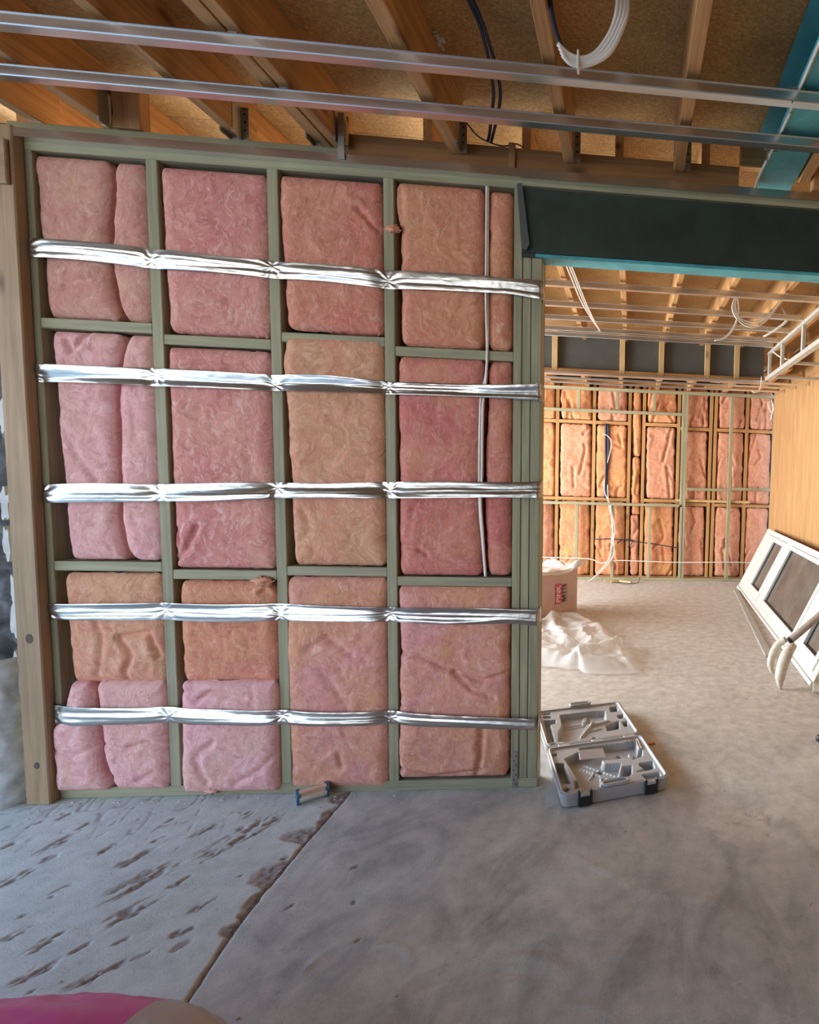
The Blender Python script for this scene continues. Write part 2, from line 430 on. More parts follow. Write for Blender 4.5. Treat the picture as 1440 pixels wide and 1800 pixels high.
for k, (cx, cy, L, a) in enumerate(CHIPS):
    ca, sa = math.cos(a), math.sin(a)
    u = (wx - cx) * ca + (wy - cy) * sa; v = -(wx - cx) * sa + (wy - cy) * ca
    wd = max(.006, L * (.19 if L > .06 else .22))
    d = np.sqrt((u / (L * .5)) ** 2 + (v / wd) ** 2)
    m = np.clip(1.5 - d, 0, 1) * np.clip(.5 + 2.6 * fbm((FX * sa - FY * ca) * 75, (FX * ca + FY * sa) * 30, 50 + k, 3), 0, 1) * near
    wear = np.maximum(wear, np.clip(m * 1.5, 0, 1))
# diagonal scuffs of the broom along the wall foot
sc_ = ridge((FX * .9 + FY * .35) * 26, (FY * .9 - FX * .35) * 9, 77, 2)
scm = np.clip((sc_ - .80) * 6, 0, 1) * np.clip((FY + .42) / .25, 0, 1) * np.clip((1.0 - FX) / .3, 0, 1) * near
wear = np.maximum(wear, scm * .55)
FZ -= wear * .006 * (0.6 + .8 * vnoise(FX * 90, FY * 90, 8))
dc = dist_poly(wx * .22 + FX * .78, FY, CRACK)
side = np.interp(FY, [p[1] for p in CRACK], [p[0] for p in CRACK])
cw = .0045 + .002 * vnoise(FY * 9, FY * 0, 4)
chipw = np.zeros(FX.shape)
for y0, y1, wdt in ((-.80, -.74, .035), (-.74, -.60, .028), (-.60, -.44, .072), (-.36, -.24, .085), (-.24, -.10, .03), (-.10, .02, .05)):
    chipw = np.maximum(chipw, wdt * np.clip(1 - np.abs((FY - (y0 + y1) / 2) / ((y1 - y0) / 2)) ** 2.5, 0, 1))
left = (side - wx) / (chipw + 1e-6)
cm = np.where((wx < side + .004) & (chipw > .004), np.clip(1.35 - left, 0, 1), 0)
cr = np.maximum(np.clip(1.6 - dc / cw, 0, 1), np.clip(cm * 2.2, 0, 1)) * (FY < .05)
FZ -= np.clip(1.6 - dc / cw, 0, 1) * .010 * (FY < .05) + np.clip(cm * 2.2, 0, 1) * .007 * (FY < .05) * (.5 + vnoise(FX * 60, FY * 60, 12))
wear = np.maximum(wear, cr)
# trowel arcs and dusty ridges on the newer slab
for (ax_, ay_, r0, t0, t1, amp, wd) in ((2.0, -1.35, .42, 1.0, 2.3, .004, .02), (2.0, -1.35, .36, 1.2, 2.2, -.003, .012), (1.62, -1.0, .16, .2, 2.9, .003, .012), (2.35, -1.25, .30, 1.2, 2.6, .003, .016), (2.55, -.95, .25, .6, 2.0, .0025, .02), (2.06, -.78, .33, .3, 1.4, .002, .015), (2.2, -1.5, .40, 1.1, 2.2, .0025, .014)):
    rr = np.hypot(FX - ax_, FY - ay_) + fbm(FX * 8, FY * 8, 21, 2) * .02; th = np.arctan2(FY - ay_, FX - ax_)
    FZ += amp * np.exp(-((rr - r0) / wd) ** 2) * np.clip((th - t0) * 5, 0, 1) * np.clip((t1 - th) * 5, 0, 1)
# saw-cut joint across the far room
j = np.exp(-((FY - (3.655 + .02 * (FX - 2.6) / 1.8)) / .008) ** 2) * (FX > -2) * (FX < 4.6)
FZ -= j * .008; wear = np.maximum(wear, j * .8)
# crumbled patch near the case
pt = np.exp(-(((FX - 2.86) / .17) ** 2 + ((FY + .33) / .14) ** 2) ** 2)
pits = np.clip(ridge(FX * 14, FY * 14, 41, 2) - .86, 0, 1) * 8 * pt
wear = np.maximum(wear, np.clip(pits * .7, 0, .6)); FZ -= np.clip(pits, 0, 1) * .005
pale = np.zeros(FX.shape)
for (ax_, ay_, rx, ry, a) in ((1.85, -.93, .13, .075, .1), (2.02, -.90, .16, .03, .35), (1.55, -.62, .20, .10, .5), (2.2, -.60, .18, .09, .0)):
    u = (wx - ax_) * math.cos(a) + (wy - ay_) * math.sin(a); v = -(wx - ax_) * math.sin(a) + (wy - ay_) * math.cos(a)
    pale = np.maximum(pale, np.clip(2.2 - 2 * np.sqrt((u / rx) ** 2 + (v / ry) ** 2), 0, 1) * (.5 + .5 * vnoise(FX * 30, FY * 30, 44)))
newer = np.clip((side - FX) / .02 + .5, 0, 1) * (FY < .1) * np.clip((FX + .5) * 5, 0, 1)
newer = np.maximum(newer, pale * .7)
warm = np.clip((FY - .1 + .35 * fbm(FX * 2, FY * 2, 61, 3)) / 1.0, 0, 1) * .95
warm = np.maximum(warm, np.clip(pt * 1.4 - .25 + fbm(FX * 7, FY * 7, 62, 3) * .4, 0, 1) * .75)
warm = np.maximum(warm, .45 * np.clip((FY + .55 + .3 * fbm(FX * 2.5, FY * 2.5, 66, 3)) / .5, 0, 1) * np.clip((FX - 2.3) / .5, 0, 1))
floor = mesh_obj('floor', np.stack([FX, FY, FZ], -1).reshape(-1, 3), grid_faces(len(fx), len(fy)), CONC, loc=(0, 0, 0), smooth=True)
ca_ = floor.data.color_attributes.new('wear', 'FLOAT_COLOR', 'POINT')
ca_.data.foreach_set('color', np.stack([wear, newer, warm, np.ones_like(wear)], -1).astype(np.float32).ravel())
tag(floor, kind='structure')

# ------------------------------------------------------------------ framed partition (front wall)
wall = empty('wall_front', (1.0, .045, 0)); tag(wall, kind='structure')
SW = .021
ZT = 2.632
for x in (0, .45, .9, 1.35): box('stud', x - SW, x + SW, 0, .09, .045, ZT, GREEN, wall)
box('stud', 1.858, 1.893, 0, .09, .045, ZT, GREEN, wall)
box('stud', 1.895, 1.930, .002, .09, .045, 2.352, GREEN, wall)
box('stud', 1.933, 1.975, 0, .09, .045, 2.352, GREEN, wall)
box('bottom_plate', -.03, 1.977, 0, .09, 0, .045, GREEN, wall)
box('top_plate', -.06, 3.95, 0, .09, ZT, 2.677, GREEN, wall)
box('top_plate', -.06, 1.17, 0, .09, 2.679, 2.735, GREEN, wall)
nogs = [(.021, .429, 1.976), (.471, .879, 1.935), (.921, 1.329, 1.968), (1.371, 1.858, 1.934), (.021, .429, .998), (.471, .879, .968), (.921, 1.329, .989), (1.371, 1.858, .95)]
for x0, x1, z in nogs: box('nogging', x0, x1, .001, .089, z - .02, z + .02, GREEN, wall)
box('light_stop_sheet', -.03, 1.975, .0905, .099, .0, ZT, DKGREY, wall)  # unseen backing, added to stop far-room light leaking past the batts
sp = box('nail_plate', 1.865, 1.889, -.0025, -.0005, -.0, .175, GALVD, wall, c=.0004); sp['label'] = 'punched grey metal strap'
sp2 = mesh_obj('nail_plate', *prism_vf([(1.872, 2.64), (1.892, 2.645), (1.925, 2.40), (1.912, 2.375), (1.893, 2.38)], 1, -.020, -.017), DKGREY, wall)
sp2['label'] = 'dark metal strap over the beam end'
for k in range(7):
    z = .02 + k * .022
    cyl = [(1.877 + .003 * math.cos(a) + (-.005 if k % 2 else .005), z + .003 * math.sin(a)) for a in np.linspace(0, 2 * math.pi, 9)[:-1]]
    mesh_obj('nail_head', *prism_vf(cyl, 1, -.0034, -.0024), BLACK, sp)

# ------------------------------------------------------------------ ceiling: sheet flooring above, joists of both rooms
ceil = empty('ceiling', (1.5, 0, 2.75)); tag(ceil, kind='structure')
ZC = 2.96
for i, (ya, yb) in enumerate(((-6.5, -3.0), (-2.998, -.9), (-.898, .30), (.302, 1.5), (1.502, 2.7), (2.702, 3.9), (3.902, 5.6))):
    box('ceiling_sheet', -2.2, 4.9, ya, yb, ZC, ZC + .02, PART, ceil, c=.001)
for x0, x1 in ((0.0, .045), (.268, .312), (.746, .79), (1.066, 1.118), (1.124, 1.168), (1.597, 1.65)):
    box('joist', x0, x1, -6.0, -.0 if x0 > 1.3 else .10, 2.75, ZC, PINE, ceil)
for x0, x1 in ((2.062, 2.106), (2.525, 2.57), (3.55, 3.595), (4.0, 4.045), (-.48, -.435), (-.96, -.915), (-1.45, -1.405)):
    box('joist', x0, x1, -6.0, 0 if x0 > 1.3 else .10, 2.75, ZC, PINE, ceil)
for x in (-.98, -.62, -.12, .26, .70, 1.03, 1.455, 1.868, 2.27, 2.655, 3.03, 3.43, 3.83, 4.15):
    box('joist', x, x + .04, .10 if x < 1.17 else .095, 3.28 if x > -.5 else 5.3, 2.76, ZC, PINE, ceil)
for x in (1.3, 1.75, 2.2, 2.68, 3.1, 3.6, 4.0):
    box('joist', x, x + .045, 3.42, 5.4, 2.60, 2.78, PINE, ceil)
# timber ledger carrying the joists beside the wall top
box('ledger', 1.175, 2.815, .012, .057, 2.679, 2.80, LEDGER, ceil)
box('ledger', 1.175, 2.815, .06, .092, 2.679, 2.822, LEDGER, ceil)
lp = box('packing_block', 1.833, 1.86, .000, .011, 2.684, 2.815, LEDGER, ceil)
for x, y in ((.79, .0), (.746, .0), (1.17, .0), (1.65, -.045), (2.108, -.045), (2.572, -.045), (.312, .0), (1.062, 0)):
    h = empty('joist_hanger', (x, y, 2.75), parent=ceil); h.location = Vector((x, y, 2.75)) - ceil.location
    s = 1
    box('hanger_flange', x - .003, x + .026, y + .002, y + .004, 2.735, 2.86, GALVD, h, c=.0004)
    box('hanger_seat', x - .004, x + .002, y - .055, y + .004, 2.735, 2.88, GALVD, h, c=.0004)
    for zz in (2.77, 2.80, 2.83, 2.85):
        box('nail', x + .009, x + .016, y - .001, y + .002, zz, zz + .007, BLACK, h, c=.0004)
# knot-topped offcuts left on the plate
st = mesh_obj('timber_stake', *prism_vf([(.286, 2.736), (.316, 2.736), (.330, 2.79), (.325, 2.84), (.308, 2.872), (.296, 2.86), (.287, 2.82)], 1, -.012, .012), BLOND[2])
tag(st, 'blond pointed timber stake with a knot standing on the wall plate', 'stake')
mesh_obj('knot', *prism_vf([(.303 + .009 * math.cos(a), 2.822 + .007 * math.sin(a)) for a in np.linspace(0, 6.28, 9)[:-1]], 1, -.0135, -.011), plain('dark_knot', (.13, .06, .03), .7), st)
st2 = mesh_obj('timber_stake', *prism_vf([(1.18, 2.736), (1.205, 2.736), (1.208, 2.80), (1.198, 2.845), (1.188, 2.84), (1.182, 2.80)], 1, -.040, -.02), BLOND[2])
tag(st2, 'small pale pointed timber offcut at the end of the doubled joists', 'stake')
box('trimmer_block', .322, .425, -.012, .04, 2.737, 2.90, LEDGER, ceil)
dropw = [('plaster_splat', 1.62, -.17), ('plaster_splat', 1.60, -.14)]
V, Fc = [], []
for k in range(9):
    x, y = 1.66 + random.uniform(-.02, .03), -.33 + random.uniform(-.05, .05); r = random.uniform(.006, .014)
    V2, F2 = box_vf(x - r, x + r, y - r, y + r, ZC - .006, ZC + .001, .002); V, Fc = join_vf([(V, Fc), (V2, F2)])
spl = mesh_obj('plaster_splash', V, Fc, SPACK, ceil); spl['kind'] = 'stuff'

# ------------------------------------------------------------------ side walls
wl = empty('wall_left', (-.6, 0, 0)); tag(wl, kind='structure')
gx = np.linspace(-1.7, -.07, 90); gz = np.linspace(0, 2.75, 200); GX, GZ = np.meshgrid(gx, gz, indexing='ij')
GY = .10 - .05 * ridge(GX * 9, GZ * 9, 7, 3) - .05 * fbm(GX * 22, GZ * 22, 8, 3)
mesh_obj('rubble_face', np.stack([GX, GY, GZ], -1).reshape(-1, 3), grid_faces(90, 200), MASON, wl, smooth=True)
def blobs(name, lst, mat, parent, y0, seed):
    """rough flat patches of torn material standing proud of a face"""
    for k, (x, z, rx, rz) in enumerate(lst):
        x -= .022
        n = 26; th = np.linspace(0, 2 * math.pi, n, endpoint=False)
        rr = 1 + .5 * (np.array([vnoise(math.cos(t) * 2.2 + 9 + k, math.sin(t) * 2.2 + k * 3, seed) for t in th]) - .5) * 1.6
        poly = [(x + rx * r * math.cos(t), z + rz * r * math.sin(t)) for t, r in zip(th, rr)]
        mesh_obj(name, *prism_vf(poly, 1, y0 - .006 * (k % 3), y0 + .07), mat, parent)
blobs('plaster_patch', [(-.118, 1.60, .014, .06), (-.120, 1.25, .020, .055), (-.116, 1.09, .014, .07), (-.112, .90, .012, .05), (-.108, .78, .016, .08), (-.118, .50, .022, .17), (-.118, .30, .018, .06), (-.112, .13, .022, .05), (-.125, .04, .03, .03)], SPACK, wl, .0, 3)
gz2 = np.linspace(0, .62, 80); th = np.linspace(0, math.pi, 18)
cv = [(-.185 + (.058 + .012 * float(vnoise(z * 30, t * 2, 5))) * math.cos(t), -.0 - (.07 + .012 * float(vnoise(z * 30, t * 3, 6))) * math.sin(t), z) for t in th for z in gz2]
mesh_obj('pier', np.array(cv), grid_faces(18, 80), COLC, wl, smooth=True)
# doubled corner post standing proud of the partition
cp = empty('corner_post', (-.05, -.02, 0)); tag(cp, 'tall weathered brown timber post with two dark knots at the wall corner', 'post')
box('post_timber', -.092, -.002, -.045, .0, 0, 2.70, POST, cp, c=.004)
box('post_timber', -.20, -.012, -.062, -.046, 2.475, 2.64, POST, cp, c=.003)
for z in (.705, .17):
    n = 12
    mesh_obj('knot', *prism_vf([(-.043 + (.013 if z > .5 else .010) * math.cos(a), z + (.020 if z > .5 else .014) * math.sin(a)) for a in np.linspace(0, 2 * math.pi, n, endpoint=False)], 1, -.0462, -.040), plain('knot_wood', (.075, .045, .03), .7, 0, .3), cp)

wn = empty('wall_near', (2, -5.2, 0)); tag(wn, kind='structure')
for k in range(4): box('board', .62 + k * .92, 1.538 + k * .92, -5.25, -5.2, 0, 2.94, POST, wn, c=.004)
wr = empty('wall_right', (4.3, 1, 0)); tag(wr, kind='structure')
for ya, yb in ((3.66, 5.11), (2.45, 3.655), (1.24, 2.445), (.03, 1.235), (-1.2, .025), (-2.4, -1.205), (-3.6, -2.405), (-6, -3.605)):
    box('ply_panel', 4.28, 4.30, ya, yb, .02, 2.575, PLY, wr, c=.002)
    box('ply_panel', 4.281, 4.30, ya, yb, 2.58, 2.95, PLY, wr, c=.002)
box('baseboard', 4.272, 4.30, -6, 5.1, 0, .018, PINE, wr)

# ------------------------------------------------------------------ far wall: green inner frame, orange outer frame
wb = empty('wall_back', (2.8, 5.3, 0)); tag(wb, kind='structure')
box('backing_board', -2.2, 4.9, 5.42, 5.44, 0, 2.95, DKGREY, wb)
YF0, YF1, YB0, YB1 = 5.2, 5.245, 5.30, 5.39
def fst(x, z0, z1, wdt=.042): box('stud', x - wdt / 2, x + wdt / 2, YF0, YF1, z0, z1, GREEN, wb)
for x in (.72, 1.19, 1.655, 2.14, 2.64, 3.075): fst(x, .04, 1.025)
for x in (.72, 1.19, 1.66, 2.165, 2.665): fst(x, 2.31, 2.55)
fst(3.062, 1.06, 2.55, .035); fst(3.105, .04, 2.55, .042); fst(3.728, .04, 2.55, .045); fst(4.33, .04, 2.55, .045)
box('top_plate', -2, 4.36, YF0, YF1, 2.55, 2.592, GREEN, wb)
box('head_rail', -2, 3.04, YF0, YF1, 2.262, 2.302, GREEN, wb)
box('sill_rail', -2, 3.04, YF0 - .02, YF1, 1.025, 1.062, GREEN, wb)
box('bottom_plate', -2, 4.36, YF0, YF1, .0, .04, GREEN, wb)
box('nogging', 3.127, 3.705, YF0, YF1, 1.255, 1.292, GREEN, wb); box('nogging', 3.752, 4.305, YF0, YF1, 1.275, 1.312, GREEN, wb)
ob = (.88, 1.375, 1.862, 2.341, 2.535, 3.013, 3.458, 3.963, 4.36)
for x in ob: box('stud', x - .022, x + .022, YB0, YB1, .045, 2.66, PINE, wb)
box('stud', 3.50, 3.545, YB0, YB1, .045, 2.66, PINE, wb)
box('bottom_plate', -2, 4.4, YB0, YB1, 0, .045, PINE, wb); box('top_plate', -2, 4.4, YB0, YB1, 2.66, 2.705, PINE, wb)
BAYS = [(.902, 1.353), (1.397, 1.84), (1.884, 2.319), (2.363, 2.513), (2.557, 2.991), (3.035, 3.436), (3.547, 3.941), (3.985, 4.338)]
for k, (a, b) in enumerate(BAYS):
    if k == 3: continue
    z = 2.14 if k < 5 else 2.10
    box('nogging', a, b, YB0, YB1, z - .022, z + .022, PINE, wb)
    z = 1.10 if k < 5 else 1.06
    box('nogging', a, b, YB0, YB1, z - .022, z + .022, PINE, wb)
bl = box('loose_board', 3.0, 4.03, YF1 + .002, YF1 + .05, 1.095, 1.13, BLOND, wb)

# ================================================================== INSULATION
def batt(name, left, right, z0, z1, yf, yb, mat, seed, creases=(), res=.0055, r=.055, rough=1.0, ztop=None):
    nz = max(8, int((z1 - z0) / res)); nx = max(8, int((max(p[0] for p in right) - min(p[0] for p in left)) / res))
    s = np.linspace(0, 1, nx); t = np.linspace(0, 1, nz); S, T = np.meshgrid(s, t, indexing='ij')
    Zb = z0 + (z1 - z0) * T
    def pl(P, Z):
        P = sorted(P, key=lambda p: p[1]); return np.interp(Z, [p[1] for p in P], [p[0] for p in P])
    XL = pl(left, Zb); XR = pl(right, Zb)
    XL = XL + .006 * rough * fbm(Zb * 14, Zb * 0 + seed, seed + 1, 3); XR = XR + .006 * rough * fbm(Zb * 14, Zb * 0 + seed * 2, seed + 2, 3)
    X = XL + (XR - XL) * S
    rc = .05; dzc = np.clip(np.minimum(Zb - z0, z1 - Zb), 0, rc); ins = (rc - np.sqrt(np.maximum(rc * rc - (rc - dzc) ** 2, 0))) * .55
    XL = XL + ins; XR = XR - ins; X = XL + (XR - XL) * S
    Z = Zb + (.008 * rough * fbm(X * 12, X * 0 + 3.3, seed + 3, 3)) * np.where(T > .5, T * 2 - 1, 1 - T * 2)
    d = np.minimum(np.minimum(X - XL, XR - X), np.minimum(Z - z0, z1 - Z)); d = np.maximum(d, 0)
    q = np.clip(d / r, 0, 1); prof = np.where(d > 1e-6, .62 + .38 * np.sqrt(np.clip(1 - (1 - q) ** 2, 0, 1)), 0)
    wxn = fbm(X * 7, Z * 7, seed + 5, 2) * .12; wzn = fbm(X * 7, Z * 7, seed + 6, 2) * .12
    lum = fbm((X + wxn) * 9, (Z + wzn) * 9, seed + 7, 3) * .0055 * rough
    wr_ = (ridge((X + wxn) * 12, (Z + wzn) * 7, seed + 8, 2) - .6) * .0045 * rough
    H = prof * (yb - yf) + (lum + wr_) * q
    for pts, dep, wd in creases:
        dd = dist_poly(X + .006 * fbm(X * 20, Z * 20, seed + 9, 2), Z, pts)
        H = H - dep * np.exp(-(dd / wd) ** 2) + .25 * dep * np.exp(-((dd - 2.2 * wd) / (1.3 * wd)) ** 2) * q
    Y = yb - np.maximum(H, 0)
    V = np.stack([X, Y, Z], -1).reshape(-1, 3); Fc = grid_faces(nx, nz)[:, ::-1][:, [3, 0, 1, 2]]
    # closed back
    o = len(V); Vb = np.array([[XL[0, 0], yb + .002, z0], [XR[0, 0], yb + .002, z0], [XR[0, -1], yb + .002, z1], [XL[0, -1], yb + .002, z1]])
    Fc = np.concatenate([Fc, [[o, o + 1, o + 2, o + 3]]])
    return mesh_obj(name, np.concatenate([V, Vb]), np.ascontiguousarray(Fc), mat, smooth=True)
def vl(x, z0=0, z1=3): return [(x, z0), (x, z1)]
s11 = [(.296, 2.63), (.294, 2.51), (.279, 2.36), (.277, 2.2), (.293, 2.09), (.318, 1.99)]
s12 = [(.326, 1.96), (.297, 1.83), (.28, 1.69), (.272, 1.46), (.268, 1.27), (.265, 1.2), (.276, 1.11), (.303, 1.02)]
s13 = [(.150, .53), (.167, .28), (.177, .157), (.21, .05)]
sh = lambda P, d: [(x + d, z) for x, z in P]
G = 'glass wool batts in the near framed wall'
YB = .089
BATTS = [
 ([(.012, 2.63), (.02, 2.45), (.03, 2.25), (.036, 1.99)], sh(s11, 0), 1.999, 2.625, .008, B_DUSTY, 11, (), 'wide dusty pink batt in top corner cell beside the brown corner post'),
 (sh(s11, .003), vl(.430), 1.998, 2.622, .012, B_DUSTY, 12, (), 'narrow brownish pink strip of batt squeezed beside the wide dusty corner batt'),
 ([(.046, 1.96), (.05, 1.7), (.062, 1.4), (.072, 1.02)], sh(s12, 0), 1.022, 1.952, .006, B_PINK, 13, (([(.118, 1.907), (.13, 1.87), (.182, 1.937)], .012, .012), ([(.20, 1.36), (.13, 1.45), (.10, 1.55)], .006, .014)), 'tall pale pink batt beside the corner post between upper and lower nogging'),
 (sh(s12, .003), vl(.430), 1.020, 1.950, .010, B_PINK, 14, (), 'narrow pink roll of batt with rounded foot between noggings of first bay'),
 ([(.04, .98), (.05, .75), (.062, .5)], vl(.437), .500, .972, .004, B_TAN, 15, (([(.05, .83), (.13, .79), (.2, .84), (.32, .80)], .005, .012), ([(.27, .52), (.30, .62), (.26, .70), (.37, .72), (.40, .62)], .012, .012), ([(.17, .55), (.19, .70), (.16, .8)], .008, .012)), 'crumpled tan batt under lowest nogging of bay beside corner post'),
 ([(.062, .53), (.05, .42), (-.010, .31), (-.014, .06)], sh(s13, 0), .034, .512, -.022, B_PINK, 16, (([(.0, .22), (.08, .2), (.15, .23)], .006, .012),), 'pale pink batt bulging over the stud foot next to the corner post'),
 (sh(s13, .002), [(.44, .54), (.434, .02)], .032, .515, -.012, B_PINK, 17, (([(.18, .24), (.27, .22), (.36, .25), (.43, .22)], .010, .010), ([(.2, .10), (.3, .07), (.38, .12)], .007, .012)), 'lumpy pink batt at floor with curled folds, second lump from corner post'),
 ([(.468, 2.62), (.474, 2.4), (.484, 1.96)], vl(.882), 1.962, 2.616, .006, B_ROSE, 21, (), 'rose batt with diagonal streaks in top row of the second bay'),
 ([(.471, 1.92), (.474, 1.2), (.470, 1.0)], vl(.882), .992, 1.910, .006, B_ROSE, 22, (([(.569, 1.173), (.532, 1.076), (.476, 1.027)], .014, .012), ([(.48, 1.16), (.50, 1.10), (.478, 1.06)], .010, .010)), 'tall rose batt with a folded lower corner in second bay middle row'),
 ([(.484, .95), (.488, .5)], vl(.884), .498, .944, .005, B_APRI, 23, (([(.80, .90), (.84, .93), (.87, .90)], -.012, .012), ([(.5, .80), (.62, .82), (.75, .85)], .004, .015)), 'smooth apricot batt above the pink one in second bay from corner post'),
 ([(.484, .52), (.48, .3), (.474, .015)], vl(.884), .012, .515, -.016, B_PINK, 24, (([(.617, .25), (.547, .175), (.589, .072)], .008, .014), ([(.49, .47), (.56, .43), (.62, .47), (.75, .44)], .010, .010), ([(.7, .06), (.8, .12), (.88, .2)], .006, .012)), 'pink batt with torn tuft at floor in second bay'),
 ([(.914, 2.62), (.922, 2.4), (.94, 1.99)], vl(1.329), 1.996, 2.618, .004, B_SALMON, 31, (([(1.23, 2.50), (1.27, 2.46), (1.31, 2.42)], .008, .010),), 'salmon red batt in top row of the third bay'),
 ([(.926, 1.985), (.918, 1.85), (.935, 1.5), (.948, 1.015)], vl(1.330), 1.012, 1.982, .000, B_TAN, 32, (([(.99, 1.25), (1.02, 1.17), (.97, 1.09)], .006, .016),), 'tan batt sagging over its upper nogging in third bay'),
 ([(.914, .965), (.90, .6), (.910, .02)], vl(1.332), .010, .966, .002, B_ROSEAP, 33, (([(1.0, .65), (1.08, .70), (1.18, .63)], .007, .014), ([(1.05, .55), (1.12, .46), (1.16, .38)], .006, .016), ([(1.12, .18), (1.13, .12)], .008, .012)), 'tall pink and apricot batt from lower nogging to floor in third bay'),
 ([(1.374, 2.63), (1.37, 2.5), (1.388, 2.44), (1.39, 1.95)], vl(1.740), 1.957, 2.626, .002, B_APRI, 41, (([(1.395, 2.6), (1.40, 2.42), (1.39, 2.3)], .008, .012),), 'wide apricot batt with ragged edge in top row before the white cable'),
 (vl(1.748), vl(1.855), 1.957, 2.620, .006, B_APRI, 42, (), 'narrow apricot strip of batt between white cable and triple stud, top row'),
 ([(1.374, 1.93), (1.378, 1.4), (1.376, .97)], [(1.74, 1.93), (1.722, 1.45), (1.72, 1.28), (1.738, .97)], .974, 1.918, .002, B_RED, 43, (([(1.39, 1.11), (1.45, 1.10), (1.50, 1.07)], .010, .010), ([(1.44, 1.28), (1.42, 1.15)], .005, .014)), 'wide deep red pink batt in middle row before the white cable'),
 ([(1.752, 1.93), (1.738, 1.45), (1.736, 1.28), (1.752, .97)], vl(1.857), .976, 1.916, .008, B_RED, 44, (), 'narrow red pink roll of batt between white cable and triple stud, middle row'),
 ([(1.368, .94), (1.376, .6), (1.362, .05)], vl(1.855), .052, .932, -.004, B_ROSEAP, 45, (([(1.379, .63), (1.468, .62), (1.589, .56), (1.737, .508), (1.856, .546)], .012, .010), ([(1.614, .547), (1.687, .469), (1.787, .429)], .010, .010), ([(1.378, .393), (1.443, .367)], .010, .010), ([(1.732, .30), (1.725, .152), (1.708, .072)], .014, .012), ([(1.368, .106), (1.514, .063), (1.738, .093)], .012, .010)), 'creased rose batt at floor in the bay beside the triple stud'),
]
for left_, right_, z0, z1, yf, mat, seed, cr_, lab in BATTS:
    o = batt('insulation_batt', left_, right_, z0, z1, yf - .010, YB, mat, seed, cr_)
    tag(o, lab, 'insulation', G)
# torn tufts
for (x, y, z, r, lab, mt) in ((1.368, -.002, 2.43, .022, 'apricot tuft of wool poking past the stud near the ceiling', B_APRI), (.83, -.008, .945, .03, 'pale tuft of wool caught on the lower nogging of second bay', B_TAN), (.60, -.012, .03, .022, 'pale pink tuft of wool hanging to the floor in second bay', B_PINK)):
    th = np.linspace(0, math.pi, 14); ph = np.linspace(0, 2 * math.pi, 20)
    TH, PH = np.meshgrid(th, ph, indexing='ij')
    rr = r * (1 + .85 * fbm(TH * 3.2 + x * 10, PH * 2.2, 6, 4))
    V = np.stack([x + rr * np.sin(TH) * np.cos(PH) * 1.2, y + .5 * rr * np.sin(TH) * np.sin(PH), z + .62 * rr * np.cos(TH)], -1).reshape(-1, 3)
    tag(mesh_obj('wool_tuft', V, grid_faces(14, 20), mt, smooth=True), lab, 'insulation')

ROWN = ('top', 'middle', 'bottom')
BAYN = ['bay partly hidden by triple stud', 'first full bay seen past the triple stud', 'bay behind the dark conduit', 'narrow bay between paired studs', 'bay before the full height green stud', 'bay just past the doubled green stud', 'bay between the slim green studs', 'last bay beside the plywood']
for k, (a, b) in enumerate(BAYS):
    for rI, (za, zb) in enumerate(((2.165, 2.655), (1.125, 2.115), (.05, 1.075))):
        if k > 4: za, zb = ((2.125, 2.655), (1.085, 2.075), (.05, 1.035))[rI]
        if k == 3: za, zb = ((1.7, 2.655), (.9, 1.698), (.05, .898))[rI]
        c_ = []
        rs = np.random.RandomState(k * 7 + rI)
        for _ in range(3):
            x = rs.uniform(a, b); z = rs.uniform(za, zb); c_.append(([(x, z), (x + rs.uniform(-.08, .08), z + rs.uniform(-.3, .3)), (x + rs.uniform(-.12, .12), z - rs.uniform(.1, .4))], .022, .016))
        inset = .012 + .018 * rs.rand()
        o = batt('insulation_batt', [(a + inset, za), (a + .004, (za + zb) / 2), (a + inset * .6, zb)], [(b - .003, za), (b - inset, zb)], za, zb, 5.302, YB1, B_FAR if (k + rI) % 3 != 2 and k < 5 else B_FARP, 100 + k * 10 + rI, c_, res=.016, r=.05, rough=2.2)
        tag(o, 'wool batt in %s row of far wall, %s' % (ROWN[rI], BAYN[k]), 'insulation', 'glass wool batts in the far wall')

